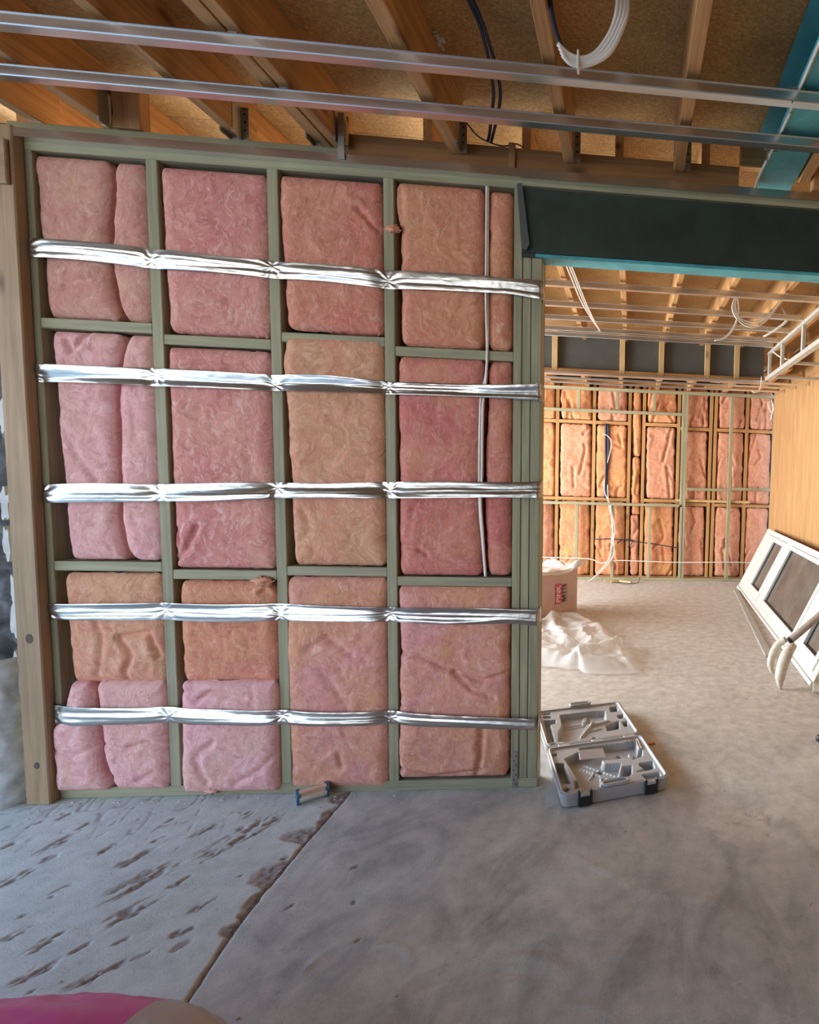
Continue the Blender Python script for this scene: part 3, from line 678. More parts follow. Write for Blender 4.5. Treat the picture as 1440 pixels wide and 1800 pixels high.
# ================================================================== FOIL STRIPS
FOILS = {1: [(-0.012, 2.297, 2.222), (0.0, 2.295, 2.222), (0.229, 2.289, 2.219), (0.457, 2.283, 2.207), (0.68, 2.267, 2.204), (0.9, 2.265, 2.197), (1.116, 2.259, 2.195), (1.352, 2.256, 2.182), (1.616, 2.256, 2.186), (1.85, 2.25, 2.188), (1.985, 2.25, 2.172)],
 2: [(-0.016, 1.809, 1.74), (0.207, 1.808, 1.743), (0.45, 1.815, 1.742), (0.666, 1.812, 1.743), (0.896, 1.809, 1.744), (1.108, 1.814, 1.748), (1.35, 1.802, 1.749), (1.615, 1.804, 1.751), (1.805, 1.808, 1.75), (1.982, 1.82, 1.749)],
 3: [(-0.018, 1.33, 1.256), (0.186, 1.342, 1.265), (0.444, 1.345, 1.274), (0.652, 1.356, 1.282), (0.883, 1.365, 1.298), (1.101, 1.366, 1.308), (1.351, 1.381, 1.31), (1.615, 1.391, 1.322), (1.855, 1.393, 1.328), (1.984, 1.401, 1.331)],
 4: [(-0.004, 0.842, 0.776), (0.218, 0.849, 0.779), (0.441, 0.851, 0.778), (0.658, 0.848, 0.774), (0.892, 0.85, 0.78), (1.115, 0.844, 0.779), (1.348, 0.838, 0.775), (1.614, 0.84, 0.766), (1.846, 0.839, 0.772), (1.985, 0.835, 0.76)],
 5: [(-0.012, 0.417, 0.329), (0.199, 0.41, 0.336), (0.46, 0.403, 0.335), (0.667, 0.396, 0.33), (0.904, 0.385, 0.322), (1.108, 0.378, 0.319), (1.346, 0.378, 0.318), (1.614, 0.359, 0.307), (1.862, 0.346, 0.293), (1.974, 0.339, 0.290)]}
FLAB = {1: 'crinkled silver foil tape strip highest on the insulated wall', 2: 'silver foil tape strip just below the upper noggings, second from the ceiling', 3: 'silver foil tape strip at middle height of the insulated wall, bluish near the post', 4: 'silver foil tape strip just under the lower noggings with blue sheen', 5: 'silver foil tape strip lowest on the insulated wall near the floor'}
for k, P in FOILS.items():
    xs = np.linspace(P[0][0], P[-1][0], 620); nv = 25
    top = np.interp(xs, [p[0] for p in P], [p[1] for p in P]); bot = np.interp(xs, [p[0] for p in P], [p[2] for p in P])
    top = np.convolve(np.pad(top, 10, mode='edge'), np.ones(21) / 21, 'valid'); bot = np.convolve(np.pad(bot, 10, mode='edge'), np.ones(21) / 21, 'valid')
    v = np.linspace(0, 1, nv); XX, VV = np.meshgrid(xs, v, indexing='ij')
    ZZ = bot[:, None] + (top - bot)[:, None] * VV
    ds = np.min(np.abs(xs[:, None] - np.array([0, .45, .9, 1.35])[None, :] + np.array([.0, .006, -.006, .0]) * 1), axis=1)
    dsg = xs[:, None] - np.array([0, .45, .9, 1.35])[None, :]; kk = np.argmin(np.abs(dsg), axis=1); sd = np.take_along_axis(dsg, kk[:, None], 1)[:, 0]
    zc = (top + bot) / 2; pin = zc + .012 * np.array([math.sin(k * 3.1 + q * 2.3) for q in range(4)])[kk]
    ang = np.arctan2(ZZ - pin[:, None], np.abs(sd)[:, None] + .004)
    fade = np.exp(-np.abs(sd) / .055)
    fan = np.sin(ang * 9 + k * 2 + kk[:, None] * 1.7 + np.sign(sd)[:, None]) * .0017 * fade[:, None] * (1 - np.exp(-np.abs(sd)[:, None] / .012))
    rsf = np.random.RandomState(40 + k); lon = 0
    for q in range(9):   # V-shaped creases wandering along the strip: flat facets between them
        c0 = (q + .5) / 9 + rsf.uniform(-.06, .06); a0 = rsf.uniform(.10, .26) * (1 if q % 2 else -1)
        cc = c0 + .16 * fbm(XX * 1.9, XX * 0 + q * 3.1, 300 + k * 11 + q, 3); amp = a0 * (.55 + .9 * vnoise(XX * 2.6, XX * 0 + q * 1.7, 330 + k * 7 + q))
        lon = lon + amp * np.abs(VV - cc) * .07
    lon = lon - lon.mean(axis=1, keepdims=True)
    fine = fbm(XX * 30, VV * 5, 320 + k, 3) * .0005 * (1 + 2 * np.exp(-np.minimum(XX - xs[0], xs[-1] - XX) / .05))
    sag = (-.026 if k < 5 else -.036) - .006 * np.sin(np.clip(ds / .225, 0, 1) * math.pi / 2) + (.012 if k < 5 else .016) * np.exp(-(ds / .06) ** 2)
    curl = (np.abs(VV - .5) * 2) ** 6 * .0012
    YY = sag[:, None] - fan - lon * np.clip(ds[:, None] / .03, .4, 1) - fine + curl
    # ends fold back round the outer studs
    er = np.clip((XX - 1.972) / .013, 0, 1); YY = YY + er * .010; 
    el = np.clip((.012 - XX) / .02, 0, 1); YY = YY + el * .012 * (.5 + vnoise(VV * 6, XX * 0 + k, 9))
    ZZ = ZZ + (el + er) * .012 * (vnoise(VV * 5 + k, XX * 60, 15) - .5)
    o = mesh_obj('foil_strip', np.stack([XX, YY, ZZ], -1).reshape(-1, 3), grid_faces(620, nv)[:, ::-1].copy(), FOIL, smooth=True)
    tag(o, FLAB[k], 'foil tape', 'foil tape strips across the insulated wall')
    e2 = []   # tail wrapped onto the stud edge
    nx2 = 10; wy_ = np.linspace(-.012, .055 - .008 * (k % 3), nx2); zz = np.linspace(bot[-1], top[-1], 9)
    V = [(1.981 + .003 * float(fbm(y * 60, z * 60, k, 2)), y, z + .006 * float(fbm(y * 40, z * 10 + k, 4, 2))) for y in wy_ for z in zz]
    mesh_obj('foil_tail', np.array(V), grid_faces(nx2, 9), FOIL, o, smooth=True)

# ================================================================== STEEL
def channel(name, x0, x1, yf, zb, label, group=None, clips=(), w_=.046, h_=.029):
    """furring channel: U section, open upward, with small return lips"""
    t = .0016; e = empty(name, ((x0 + x1) / 2, yf + w_ / 2, zb)); tag(e, label, 'ceiling batten', group)
    prof = [(yf - .006, zb + h_), (yf, zb + h_ - .002), (yf + .003, zb + .003), (yf + .006, zb), (yf + w_ - .006, zb), (yf + w_ - .003, zb + .003), (yf + w_, zb + h_ - .002), (yf + w_ + .006, zb + h_),
            (yf + w_ + .006, zb + h_ + t), (yf + w_ - t, zb + h_), (yf + w_ - .003 - t, zb + .004), (yf + w_ - .007, zb + t), (yf + .007, zb + t), (yf + .003 + t, zb + .004), (yf + t, zb + h_), (yf - .006, zb + h_ + t)]
    mesh_obj('channel', *prism_vf(prof, 0, x0, x1), GALV, e)
    for cx in clips:
        box('hanger_clip', cx - .014, cx + .014, yf + w_ * .35, yf + w_ * .35 + .003, zb + h_ - .004, 2.90, GALVD, e, c=.0005)
        box('clip_foot', cx - .018, cx + .018, yf - .001, yf + w_ + .001, zb + h_ - .003, zb + h_ + .006, GALVD, e, c=.0005)
    return e
channel('ceiling_batten', -2.0, 4.27, -.605, 2.70, 'long shiny steel ceiling batten nearest the camera, under the white cable loop', 'steel ceiling battens of the near room', (1.135,))
channel('ceiling_batten', -2.0, 4.27, -.357, 2.70, 'long shiny steel ceiling batten running between the two others', 'steel ceiling battens of the near room', (1.14,))
b3 = empty('wall_track', (2, -.03, 2.66)); tag(b3, 'steel edge track fixed along the top plate above the insulation', 'ceiling track')
prof = [(-.040, 2.660), (-.040, 2.692), (-.0385, 2.692), (-.0385, 2.6615), (-.002, 2.6615), (-.002, 2.690), (-.0005, 2.690), (-.0005, 2.660)]
mesh_obj('track_section', *prism_vf(prof[::-1], 0, -.06, 4.27), GALV, b3)
box('hanger_clip', 1.178, 1.202, -.048, -.044, 2.67, 2.845, GALVD, b3, c=.0005)
fb = [(1.04, 2.70), (1.46, 2.70), (1.93, 2.70), (2.32, 2.70), (2.68, 2.70), (2.89, 2.70)]
fbn = ['just behind the dark steel beam', 'second behind the dark steel beam', 'third behind the dark steel beam, midway along cables', 'fourth behind the dark steel beam', 'last but one before the grey bulkhead panels', 'touching the grey bulkhead panels']
for (y, z), lb in zip(fb, fbn): channel('ceiling_batten', -1.2, 4.25 if y < 1.6 else 3.70, y, z, 'thin steel ceiling batten of far room, ' + lb, 'steel ceiling battens of the far room', (), .038, .036)
for y, z, lb in ((3.55, 2.46, 'right behind the bulkhead frame'), (4.05, 2.50, 'midway between bulkhead and far wall'), (4.55, 2.53, 'close above the far insulated wall')):
    channel('ceiling_batten', -.8, 4.25, y, z, 'low thin steel batten ' + lb, 'low steel battens beyond the bulkhead', (), .024, .018)

# header beam over the opening
hb = empty('steel_beam', (2.9, .045, 2.36)); tag(hb, 'deep dark green steel beam over the opening with teal underside flange', 'beam')
box('web', 1.888, 4.27, .0, .008, 2.372, 2.645, DKGREEN, hb, c=.001)
fl = box('bottom_flange', 1.945, 4.27, .0, .095, 2.356, 2.371, TEAL, hb, c=.003); fl['label'] = 'teal painted flange'
box('top_flange', 1.888, 4.27, .009, .09, 2.622, 2.63, DKGREEN, hb, c=.001)
box('bearing_plate', 1.888, 1.945, .0, .09, 2.352, 2.371, DKGREEN, hb, c=.001)
# teal I-beam running overhead
ib = empty('steel_beam', (2.98, -2.5, 2.75)); tag(ib, 'teal painted steel I-beam overhead carrying a thin white cable', 'beam')
box('bottom_flange', 2.90, 3.065, -6, .09, 2.75, 2.762, TEAL, ib, c=.002)
box('web', 2.978, 2.988, -6, .09, 2.7625, 2.938, TEAL, ib, c=.001)
box('top_flange', 2.90, 3.065, -6, .09, 2.939, 2.952, TEAL, ib, c=.002)
for y in (-.60, -.24):
    box('beam_clip', 2.872, 2.925, y, y + .012, 2.742, 2.749, GALV, ib, c=.001); box('beam_clip', 2.880, 2.886, y, y + .012, 2.70, 2.742, GALV, ib, c=.001)
tag(tube('flat_cable', [(2.905, -3, 2.744), (2.905, -.75, 2.744), (2.907, -.45, 2.7425), (2.900, -.2, 2.743), (2.895, -.02, 2.744), (2.895, .15, 2.70)], .0055, WCABLE, n=60), 'thin white cable clipped along the teal beam', 'cable')
tp = box('packer_timber', 3.075, 3.12, -6, -.01, 2.74, 2.955, PINE, ceil)
box('trimmer_block', 3.13, 3.33, -.06, -.01, 2.70, 2.955, PINE, ceil)
box('trimmer_block', 2.835, 3.40, .10, .14, 2.85, 2.955, PINE, ceil)

# far timber bulkhead with grey panels
bk = empty('bulkhead', (2.7, 3.25, 2.43)); tag(bk, 'dark grey bulkhead panels with short upright pine studs across far room', 'bulkhead')
PX = (1.12, 1.606, 2.262, 2.65, 3.111, 3.411)
edges = (-1.2,) + PX + (3.70,)
for a, b in zip(edges[:-1], edges[1:]): box('panel', a + .004, b - .004, 3.245, 3.258, 2.45, 2.79, DKGREY, bk)
for x in PX: box('stud', x - .026, x + .026, 3.20, 3.243, 2.415, 2.80, BLOND, bk)
box('bottom_plate', -1.2, 3.70, 3.205, 3.30, 2.425, 2.466, PINE, bk)
box('edge_track', -1.2, 3.70, 3.15, 3.203, 2.405, 2.43, GALV, bk)
# steel bulkhead frame beside the plywood
bf = empty('steel_framing', (3.73, 2.0, 2.43)); tag(bf, 'open galvanised steel frame of a dropped bulkhead near the plywood wall', 'steel framing')
box('top_rail', 3.70, 3.735, .4, 3.12, 2.672, 2.700, ZINC, bf)
box('bottom_rail', 3.69, 3.745, .4, 3.14, 2.425, 2.462, ZINC, bf)
for y in (3.10, 2.62, 1.98, 1.35, .7): box('upright', 3.706, 3.736, y - .017, y + .017, 2.462, 2.672, ZINC, bf)
for y in (3.0, 2.3, 1.6, .9): box('cross_rail', 3.746, 4.275, y - .015, y + .015, 2.43, 2.455, ZINC, bf)
tube('brace_wire', [(3.715, 2.95, 2.672), (3.74, 2.75, 2.58), (3.78, 2.6, 2.53)], .006, WCABLE, bf, n=8)
# soffit boards above the ply inside the frame
for k, y in enumerate((3.75, 4.3, 4.85)): box('soffit_batten', 3.3, 4.27, y, y + .07, 2.585, 2.62, PINE, ceil)

# ================================================================== CABLES
def cable(name, strands, rad, mat, label, n=50, **kw):
    e = empty(name, strands[0][0]); tag(e, label, 'cable', kw.get('group'))
    for s in strands: tube('strand', s, rad, mat, e, n=n, sides=7)
    return e
up = .14
cl_ = cable('cable_loop', [[(2.24 - o * .3, -.80 + o * .2, 2.96), (2.30 + o, -.80, 2.86), (2.315 + o, -.80 + o * .3, 2.79), (2.300 + o, -.80, 2.72), (2.262 + o, -.80, 2.655 - o * .3), (2.215, -.80 + o * .2, 2.626 - o * .6), (2.175, -.81, 2.622 - o * .8), (2.145 + o * .5, -.82, 2.640 - o)] for o in (-.010, 0, .010, .018)], .0065, WCABLE, 'thick loop of white cables tied in a bunch below the joists')
box('cable_tie', 2.193, 2.199, -.815, -.785, 2.596, 2.645, WCABLE, cl_, c=.001)
cable('blue_cable', [[(2.10, -.80, 2.96), (2.112, -.80, 2.80), (2.125, -.80, 2.72), (2.15, -.80, 2.655), (2.19, -.795, 2.622)]], .0075, BCABLE, 'dark blue cable dropping into the white cable loop')
cable('black_cable', [[(1.80, -.62, 2.96), (1.845, -.50, 2.90), (1.845, -.32, 2.83), (1.81, -.20, 2.80), (1.76, -.02, 2.83), (1.74, .03, 2.825)], [(1.82, -.62, 2.96), (1.86, -.50, 2.895), (1.865, -.30, 2.84), (1.825, -.18, 2.80), (1.775, -.02, 2.83), (1.755, .03, 2.825)]], .006, BCABLE, 'pair of black cables hanging behind the battens to the ledger')
cable('black_wire', [[(1.66, -.03, 2.875), (1.68, -.02, 2.85), (1.72, .0, 2.82), (1.80, .02, 2.806), (1.86, .04, 2.83), (1.90, .05, 2.808)]], .0028, BCABLE, 'thin black wire curling over the ledger timber')
cable('wall_cable', [[(1.745, .0, 2.63), (1.743, .0, 2.3), (1.744, -.010, 2.22), (1.747, .0, 2.0), (1.749, -.003, 1.93), (1.742, .0, 1.80), (1.733, -.010, 1.70), (1.728, .0, 1.42), (1.726, -.010, 1.30), (1.731, .0, 1.18), (1.744, .004, .975)], [(1.749, .004, 2.63), (1.748, .004, 2.3), (1.750, .0, 2.0), (1.742, .004, 1.85), (1.722, .002, 1.75), (1.716, .002, 1.45), (1.720, .0, 1.26), (1.728, .004, 1.15), (1.742, .006, .975)]], .0055, WCABLE, 'white twin cable running down the insulated wall between batts', n=90)
# far room ceiling cables
cable('cable_bundle', [[(1.93 + o, .95, 2.74), (1.965 + o, 1.25, 2.69), (1.985 + o, 1.75, 2.69), (2.03 + o * .5, 2.3, 2.70), (2.07, 2.75, 2.73)] for o in (0, .018, .032)], .0042, WCABLE, 'white cables running along a far room joist past the triple stud')
cable('cable_bundle', [[(3.46 + o, 1.1, 2.86), (3.453 + o, 1.6, 2.83), (3.424 + o, 1.6, 2.73 + o), (3.338, 1.6, 2.60 + o), (3.235, 1.6, 2.535 + o * 1.5), (3.129, 1.6, 2.57 + o), (3.072 + o, 1.6, 2.66), (3.10, 1.6, 2.745), (3.12, 1.6, 2.66), (3.10 - o * .3, 1.6, 2.54), (3.03, 1.6, 2.45 + o * .3), (2.95, 1.6, 2.428)] for o in (0, .014, .026)], .0045, WCABLE, 'white cable bundle drooping in a loop between far joists', n=80)
cable('cable_bundle', [[(3.52, 1.95, 2.80), (3.58 + o, 2.0, 2.72), (3.50 + o, 2.05, 2.645), (3.42 + o, 2.1, 2.60)] for o in (0, .014)], .005, WCABLE, 'short white cable ends beside the steel bulkhead frame', n=16)
cable('cable_bundle', [[(1.30 + o, 1.8, 2.78), (1.50, 1.82, 2.70), (1.62 + o, 1.85, 2.62), (1.66 + o, 1.9, 2.53)] for o in (0, .014)], .006, WCABLE, 'pale blue-white cable hanging near the triple stud below battens', n=20)
# far wall cables
cable('dark_conduit', [[(2.02, 5.285, 2.12), (2.02, 5.285, 1.8), (2.03, 5.28, 1.5), (2.02, 5.285, 1.12)], [(2.05, 5.29, 2.12), (2.06, 5.29, 1.7), (2.04, 5.29, 1.4), (2.05, 5.285, 1.12)]], .016, BCABLE, 'dark blue conduit pair on far wall above the sill rail', n=24)
cable('white_cable', [[(1.98, 5.28, 1.98), (2.05, 5.27, 1.96), (2.10, 5.27, 1.85), (2.05, 5.275, 1.6)]], .006, WCABLE, 'short white cable curling beside the dark conduit', n=20)
cable('white_cable', [[(2.02, 5.28, 1.4), (2.02, 5.27, 1.2), (2.10, 5.19, 1.05), (2.12, 5.18, .9), (2.15, 5.18, .6), (2.16, 5.17, .35), (2.02, 5.15, .15), (1.88, 5.1, .015), (1.83, 5.05, .008)], [(2.06, 5.28, 1.3), (2.08, 5.19, 1.05), (2.14, 5.18, .8), (2.13, 5.18, .5), (2.10, 5.17, .3), (1.98, 5.14, .13), (1.86, 5.08, .012)], [(2.10, 5.19, 1.04), (2.17, 5.18, .7), (2.12, 5.18, .4)]], .0065, WCABLE, 'tangle of white cables dropping from the sill to the far floor', n=50)
cable('white_cable', [[(.9, 5.19, .31), (1.5, 5.19, .30), (1.85, 5.185, .29), (2.0, 5.17, .24), (2.2, 5.185, .275), (2.6, 5.19, .27), (3.1, 5.19, .262), (3.7, 5.19, .275), (4.15, 5.2, .27)]], .0065, WCABLE, 'white cable stretched low across the far wall studs', n=60)
cable('dark_cable', [[(1.9, 5.29, .55), (2.15, 5.28, .56), (2.35, 5.27, .54), (2.7, 5.285, .50), (3.1, 5.285, .44)], [(2.2, 5.27, .50), (2.3, 5.25, .56), (2.42, 5.27, .54), (2.35, 5.27, .45)]], .006, BCABLE, 'thin dark cable looped between far studs at knee height', n=40)
cable('black_wire', [[(2.10, 5.1, .02), (2.25, 4.95, .006), (2.4, 4.93, .005), (2.5, 5.02, .006), (2.52, 5.15, .05)]], .004, BCABLE, 'thin black wire curled on the floor by the far wall', n=24)
for q, (x, y, z) in enumerate(((4.24, 5.17, 2.42), )): cable('white_cable', [[(x, y, z + .08), (x - .03, y - .02, z + .04), (x + .01, y - .02, z - .06), (x + .05, y, z - .03), (x + .03, y, z + .05)], [(x + .02, y, z + .1), (x + .04, y - .02, z), (x + .02, y, z - .16)]], .006, WCABLE, 'small coil of white cable at plywood corner of far wall', n=20)
cable('ceiling_hook', [[(3.62, 3.0, 2.44), (3.62, 3.0, 2.36), (3.60, 3.0, 2.30), (3.56, 3.0, 2.285), (3.53, 3.0, 2.30)]], .004, WCABLE, 'small white wire hook hanging under the bulkhead end', n=16)
for q, (x, y, z, lb) in enumerate(((2.62, 4.1, 2.60, 'white cable clump above the far wall at midspan'), (3.32, 4.1, 2.60, 'white cable clump above the slim green stud'))):
    cable('cable_bundle', [[(x - .12 + o, y, z + .03), (x - .03, y - .02, z - .04 + o), (x + .08, y, z - .05), (x + .16 + o, y + .02, z + .03)] for o in (0, .02, .04)], .009, WCABLE, lb, n=16)
wood_scraps = [(2.25, 5.05, .25, .4), (2.33, 5.0, .18, -.5), (2.12, 5.02, .14, .2)]
for k, (x, y, L, a) in enumerate(wood_scraps):
    o = box('timber_offcut', -L / 2, L / 2, -.018, .018, 0, .022, BLOND[0], None); o.location = (x, y, .004 + .008 * k); o.rotation_euler = (0, 0, a)
    tag(o, ['long pale timber scrap by the far bottom plate', 'short pale timber scrap lying across a longer one', 'small pale timber scrap near the cable ends'][k], 'timber scrap', 'scraps at the foot of the far wall')

# ================================================================== LEANING WINDOW
P0 = Vector((3.81709, 4.77565, .03)); a_ = Vector((-.0408923, -.9991636, 0)); bvec = (Vector((4.18450575, 4.76061567, 0.79521689)) - P0)
bvec = (bvec - a_ * bvec.dot(a_)).normalized(); nvec = a_.cross(bvec)
win = empty('window_unit', P0); Mw = Matrix((a_, bvec, nvec)).transposed().to_4x4(); Mw.translation = P0; win.matrix_world = Mw
tag(win, 'long white-framed window unit lying on edge, leaning against the plywood wall', 'window')
def wb_(name, x0, x1, y0, y1, z0, z1, mat, parent=win): return box(name, x0, x1, y0, y1, z0, z1, mat, parent, c=.004, world=False)
WL, WH = 3.56, .85
wb_('frame_rail', 0, WL, 0, .055, -.075, .0, WHITE); wb_('frame_rail', 0, WL, WH - .06, WH, -.075, 0, WHITE)
wb_('frame_stile', 0, .085, .055, WH - .06, -.075, 0, WHITE); wb_('frame_stile', WL - .085, WL, .055, WH - .06, -.075, 0, WHITE)
wb_('drip_rail', 0, WL, -.03, -.001, -.05, .012, WHITE)
wb_('mullion', 1.185, 1.43, .055, WH - .06, -.07, .002, WHITE); wb_('mullion', 2.79, 3.0, .055, WH - .06, -.07, .002, WHITE)
def sash(x0, x1, wd, wdr):
    s = wb_('sash_rail', x0, x1, .058, .058 + wd, -.055, .012, WHITE); wb_('sash_rail', x0, x1, WH - .063 - wd * .6, WH - .063, -.055, .012, WHITE)
    wb_('sash_stile', x0, x0 + wdr, .058 + wd, WH - .063 - wd * .6, -.055, .012, WHITE); wb_('sash_stile', x1 - wd * .7, x1, .058 + wd, WH - .063 - wd * .6, -.055, .012, WHITE)
    wb_('glass_pane', x0 + wdr, x1 - wd * .7, .058 + wd, WH - .063 - wd * .6, -.03, -.024, GLASS)
    wb_('seal', x0 + wdr, x0 + wdr + .012, .058 + wd, WH - .063 - wd * .6, -.024, -.01, BLACK)
    wb_('seal', x0 + wdr, x1 - wd * .7, .058 + wd, .07 + wd, -.024, -.01, BLACK)
sash(.25, 1.183, .095, .36); wb_('frame_stile', .087, .248, .055, WH - .06, -.07, .0, WHITE)
sash(1.432, 2.788, .075, .02); sash(3.002, WL - .087, .09, .06)
o = box('timber_strip', -.03, .03, -1.35, 1.35, 0, .02, plain('grey_timber_strip', (.40, .38, .34), .7, 0, .1)); o.location = (3.63, 3.2, .003); o.rotation_euler = (0, 0, -.085)
tag(o, 'flat pale grey strip lying on floor before the leaning window', 'timber strip')
o = mesh_obj('window_block', *box_vf(3.80, 3.87, 4.64, 4.72, 0, .03, .004), BLACK); tag(o, 'small black packer under the far corner of the leaning window', 'packer')
# stand with pale curved feet
hd = empty('prop_stand', (3.5, 1.24, 0)); tag(hd, 'grey tubular prop with pale curved horn-like feet standing before the leaning window', 'stand')
tube('shaft', [(3.495, 1.24, .318), (3.60, 1.24, .41), (3.71, 1.24, .507), (3.83, 1.24, .615)], [.026] * 16, TUBE, hd, n=16, sides=14)
tube('collar', [(3.492, 1.24, .314), (3.512, 1.24, .332)], [.0275] * 5, BLACK, hd, n=5, sides=14)
n = 26
tube('curved_foot', [(3.525, 1.235, .300), (3.47, 1.20, .235), (3.435, 1.18, .15), (3.425, 1.18, .06), (3.432, 1.18, .004)], np.interp(np.linspace(0, 1, n), [0, .3, .75, 1], [.030, .042, .036, .010]), RUBBER, hd, n=n, sides=14)
tube('curved_foot', [(3.48, 1.27, .325), (3.43, 1.29, .28), (3.395, 1.30, .20), (3.388, 1.30, .12), (3.405, 1.29, .07)], np.interp(np.linspace(0, 1, n), [0, .3, .75, 1], [.022, .028, .026, .010]), RUBBER, hd, n=n, sides=14)
tube('curved_foot', [(3.64, 1.12, .036), (3.70, 1.10, .035), (3.78, 1.10, .036)], [.034] * 10, RUBBER, hd, n=10, sides=12)
bo = tube('caster', [(3.424, .39, .024), (3.44, .39, .024), (3.50, .39, .024)], [.014, .022, .024, .024, .024, .02], BLACK, n=6, sides=14); tag(bo, 'small rounded black object lying on the bare concrete alone', 'object')

# ================================================================== BALE, POLYTHENE, PINK BAG
ang = math.atan2(.351, .315)
ba = empty('insulation_bale', (1.846, 3.316, 0), (0, 0, ang)); tag(ba, 'pinkish wrapped bale of insulation with printed end standing on far floor', 'insulation bale')
# local x along the front face to its right-hand corner (negative), local y into the bale
n1, n2 = 40, 30
xs = np.linspace(-.85, 0, n1); zs = np.linspace(0, .47, n2); XX, ZZ = np.meshgrid(xs, zs, indexing='ij')
ex_ = np.minimum(np.minimum(XX + .85, -XX), np.minimum(ZZ, .47 - ZZ)); bul = -.012 * np.clip(ex_ / .06, 0, 1) - .006 * fbm(XX * 7, ZZ * 7, 70, 3) * np.clip(ex_ / .03, 0, 1)
Vf = np.stack([XX, bul, ZZ], -1).reshape(-1, 3); Ff = grid_faces(n1, n2).tolist()
Vb, Fb = box_vf(-.85, 0, .002, .42, 0, .47, .012)
V, Fc = join_vf([(Vb, Fb), (Vf.tolist(), Ff)])
mesh_obj('bale_body', V, Fc, BALEM, ba, world=False)
xs = np.linspace(-.87, .035, 44); ys = np.linspace(-.02, .44, 24); XX, YY = np.meshgrid(xs, ys, indexing='ij')
ZZ = .478 + .028 * ridge(XX * 5, YY * 8, 72, 2) - .02 + .035 * np.exp(-((XX - .02) / .12) ** 2) * (.4 + ridge(XX * 14, YY * 14, 74, 2)) - .03 * np.clip((-.0 - YY) / .02, 0, 1)
mesh_obj('plastic_top', np.stack([XX, YY, ZZ], -1).reshape(-1, 3), grid_faces(44, 24), MILKY, ba, smooth=True, world=False)['label'] = 'milky white plastic folded over the top'
ear = tube('plastic_ear', [(-.08, .0, .49), (-.01, -.01, .52), (.05, .0, .53), (.10, .01, .51)], np.array([.02, .035, .04, .035, .03, .03, .022, .01]), MILKY, ba, n=8, sides=9, world=False)
def text_mesh(name, s, size, mat, parent, loc, rot, depth=.0008, bold=.0):
    cu = bpy.data.curves.new(name + '_c', 'FONT'); cu.body = s; cu.size = size; cu.extrude = depth; cu.offset = bold; cu.align_x = 'CENTER'; cu.align_y = 'CENTER'
    tmp = bpy.data.objects.new(name + '_t', cu); col.objects.link(tmp)
    bpy.context.view_layer.update()
    me = bpy.data.meshes.new_from_object(tmp.evaluated_get(bpy.context.evaluated_depsgraph_get()))
    bpy.data.objects.remove(tmp); me.materials.clear(); me.materials.append(mat)
    o = bpy.data.objects.new(name, me); col.objects.link(o); o.parent = parent; o.location = loc; o.rotation_euler = rot
    return o
# the print stands on end: reads from bottom to top
lx = -.255
pb = box('print_block', lx - .046, lx + .026, -.0225, -.019, .145, .345, PINKINK, ba, c=.0006, world=False); pb['label'] = 'pink printed block'
tr = Matrix.Rotation(math.radians(90), 4, 'X') @ Matrix.Rotation(math.radians(90), 4, 'Z')
text_mesh('lettering', 'PINK', .078, PALEINK, ba, (lx - .012, -.0235, .245), tr.to_euler(), bold=.001)
text_mesh('lettering', 'BATTS', .062, BLACKINK, ba, (lx + .062, -.0215, .245), tr.to_euler(), bold=.0012)
box('print_line', lx + .095, lx + .099, -.0195, -.0185, .15, .34, BLACKINK, ba, c=.0004, world=False)

out = [(1.30, 2.2), (1.28, 2.58), (1.50, 2.82), (1.78, 3.10), (1.95, 3.0), (2.18, 2.59), (2.27, 2.25), (2.361, 2.108), (2.43, 1.75), (2.47, 1.516), (2.367, 1.47), (2.22, 1.465), (2.082, 1.485), (2.02, 1.555), (1.94, 1.56), (1.868, 1.59), (1.60, 1.70), (1.38, 1.9), (1.30, 2.2)]
Q = smooth_pts(out, 180)[:-1]; cxy = np.array([1.88, 2.12]); nr = 46
rad = np.linspace(0.02, 1, nr); Rr = rad[:, None, None]; PXY = cxy + (Q - cxy)[None] * Rr
X, Y = PXY[..., 0], PXY[..., 1]
edge = np.clip((1 - rad) / .22, 0, 1)[:, None]; edge = edge * edge * (3 - 2 * edge)
wv_ = fbm(X * 2.2, Y * 2.2, 81, 2) * .3
Zp = .012 + edge * (.065 + .045 * (ridge((X + wv_) * 2.6, (Y - wv_) * 2.0, 82, 3) - .45) * 2 + .04 * fbm(X * 6, Y * 6, 83, 3)) + .02 * np.clip(fbm(X * 9, Y * 9, 84, 3), 0, 1)
rid = dist_poly(X, Y, [(2.33, 2.12), (2.22, 1.90), (2.06, 1.75), (1.98, 1.62)]); Zp += .05 * np.exp(-(rid / .04) ** 2)
rid = dist_poly(X, Y, [(1.65, 2.9), (1.75, 2.4), (1.9, 2.0)]); Zp += .04 * np.exp(-(rid / .05) ** 2)
Zp = np.maximum(Zp, .006)
V = np.stack([X, Y, Zp], -1).reshape(-1, 3); na = len(Q)
i = np.arange(nr - 1)[:, None] * na; j_ = np.arange(na)[None, :]; j2 = (j_ + 1) % na
Fp = np.stack([i + j_, i + na + j_, i + na + j2, i + j2], -1).reshape(-1, 4)[:, ::-1].copy()
tag(mesh_obj('polythene_sheet', V, Fp, CLEAR, smooth=True), 'crumpled clear polythene wrapping lying on floor in front of the bale', 'plastic sheet')

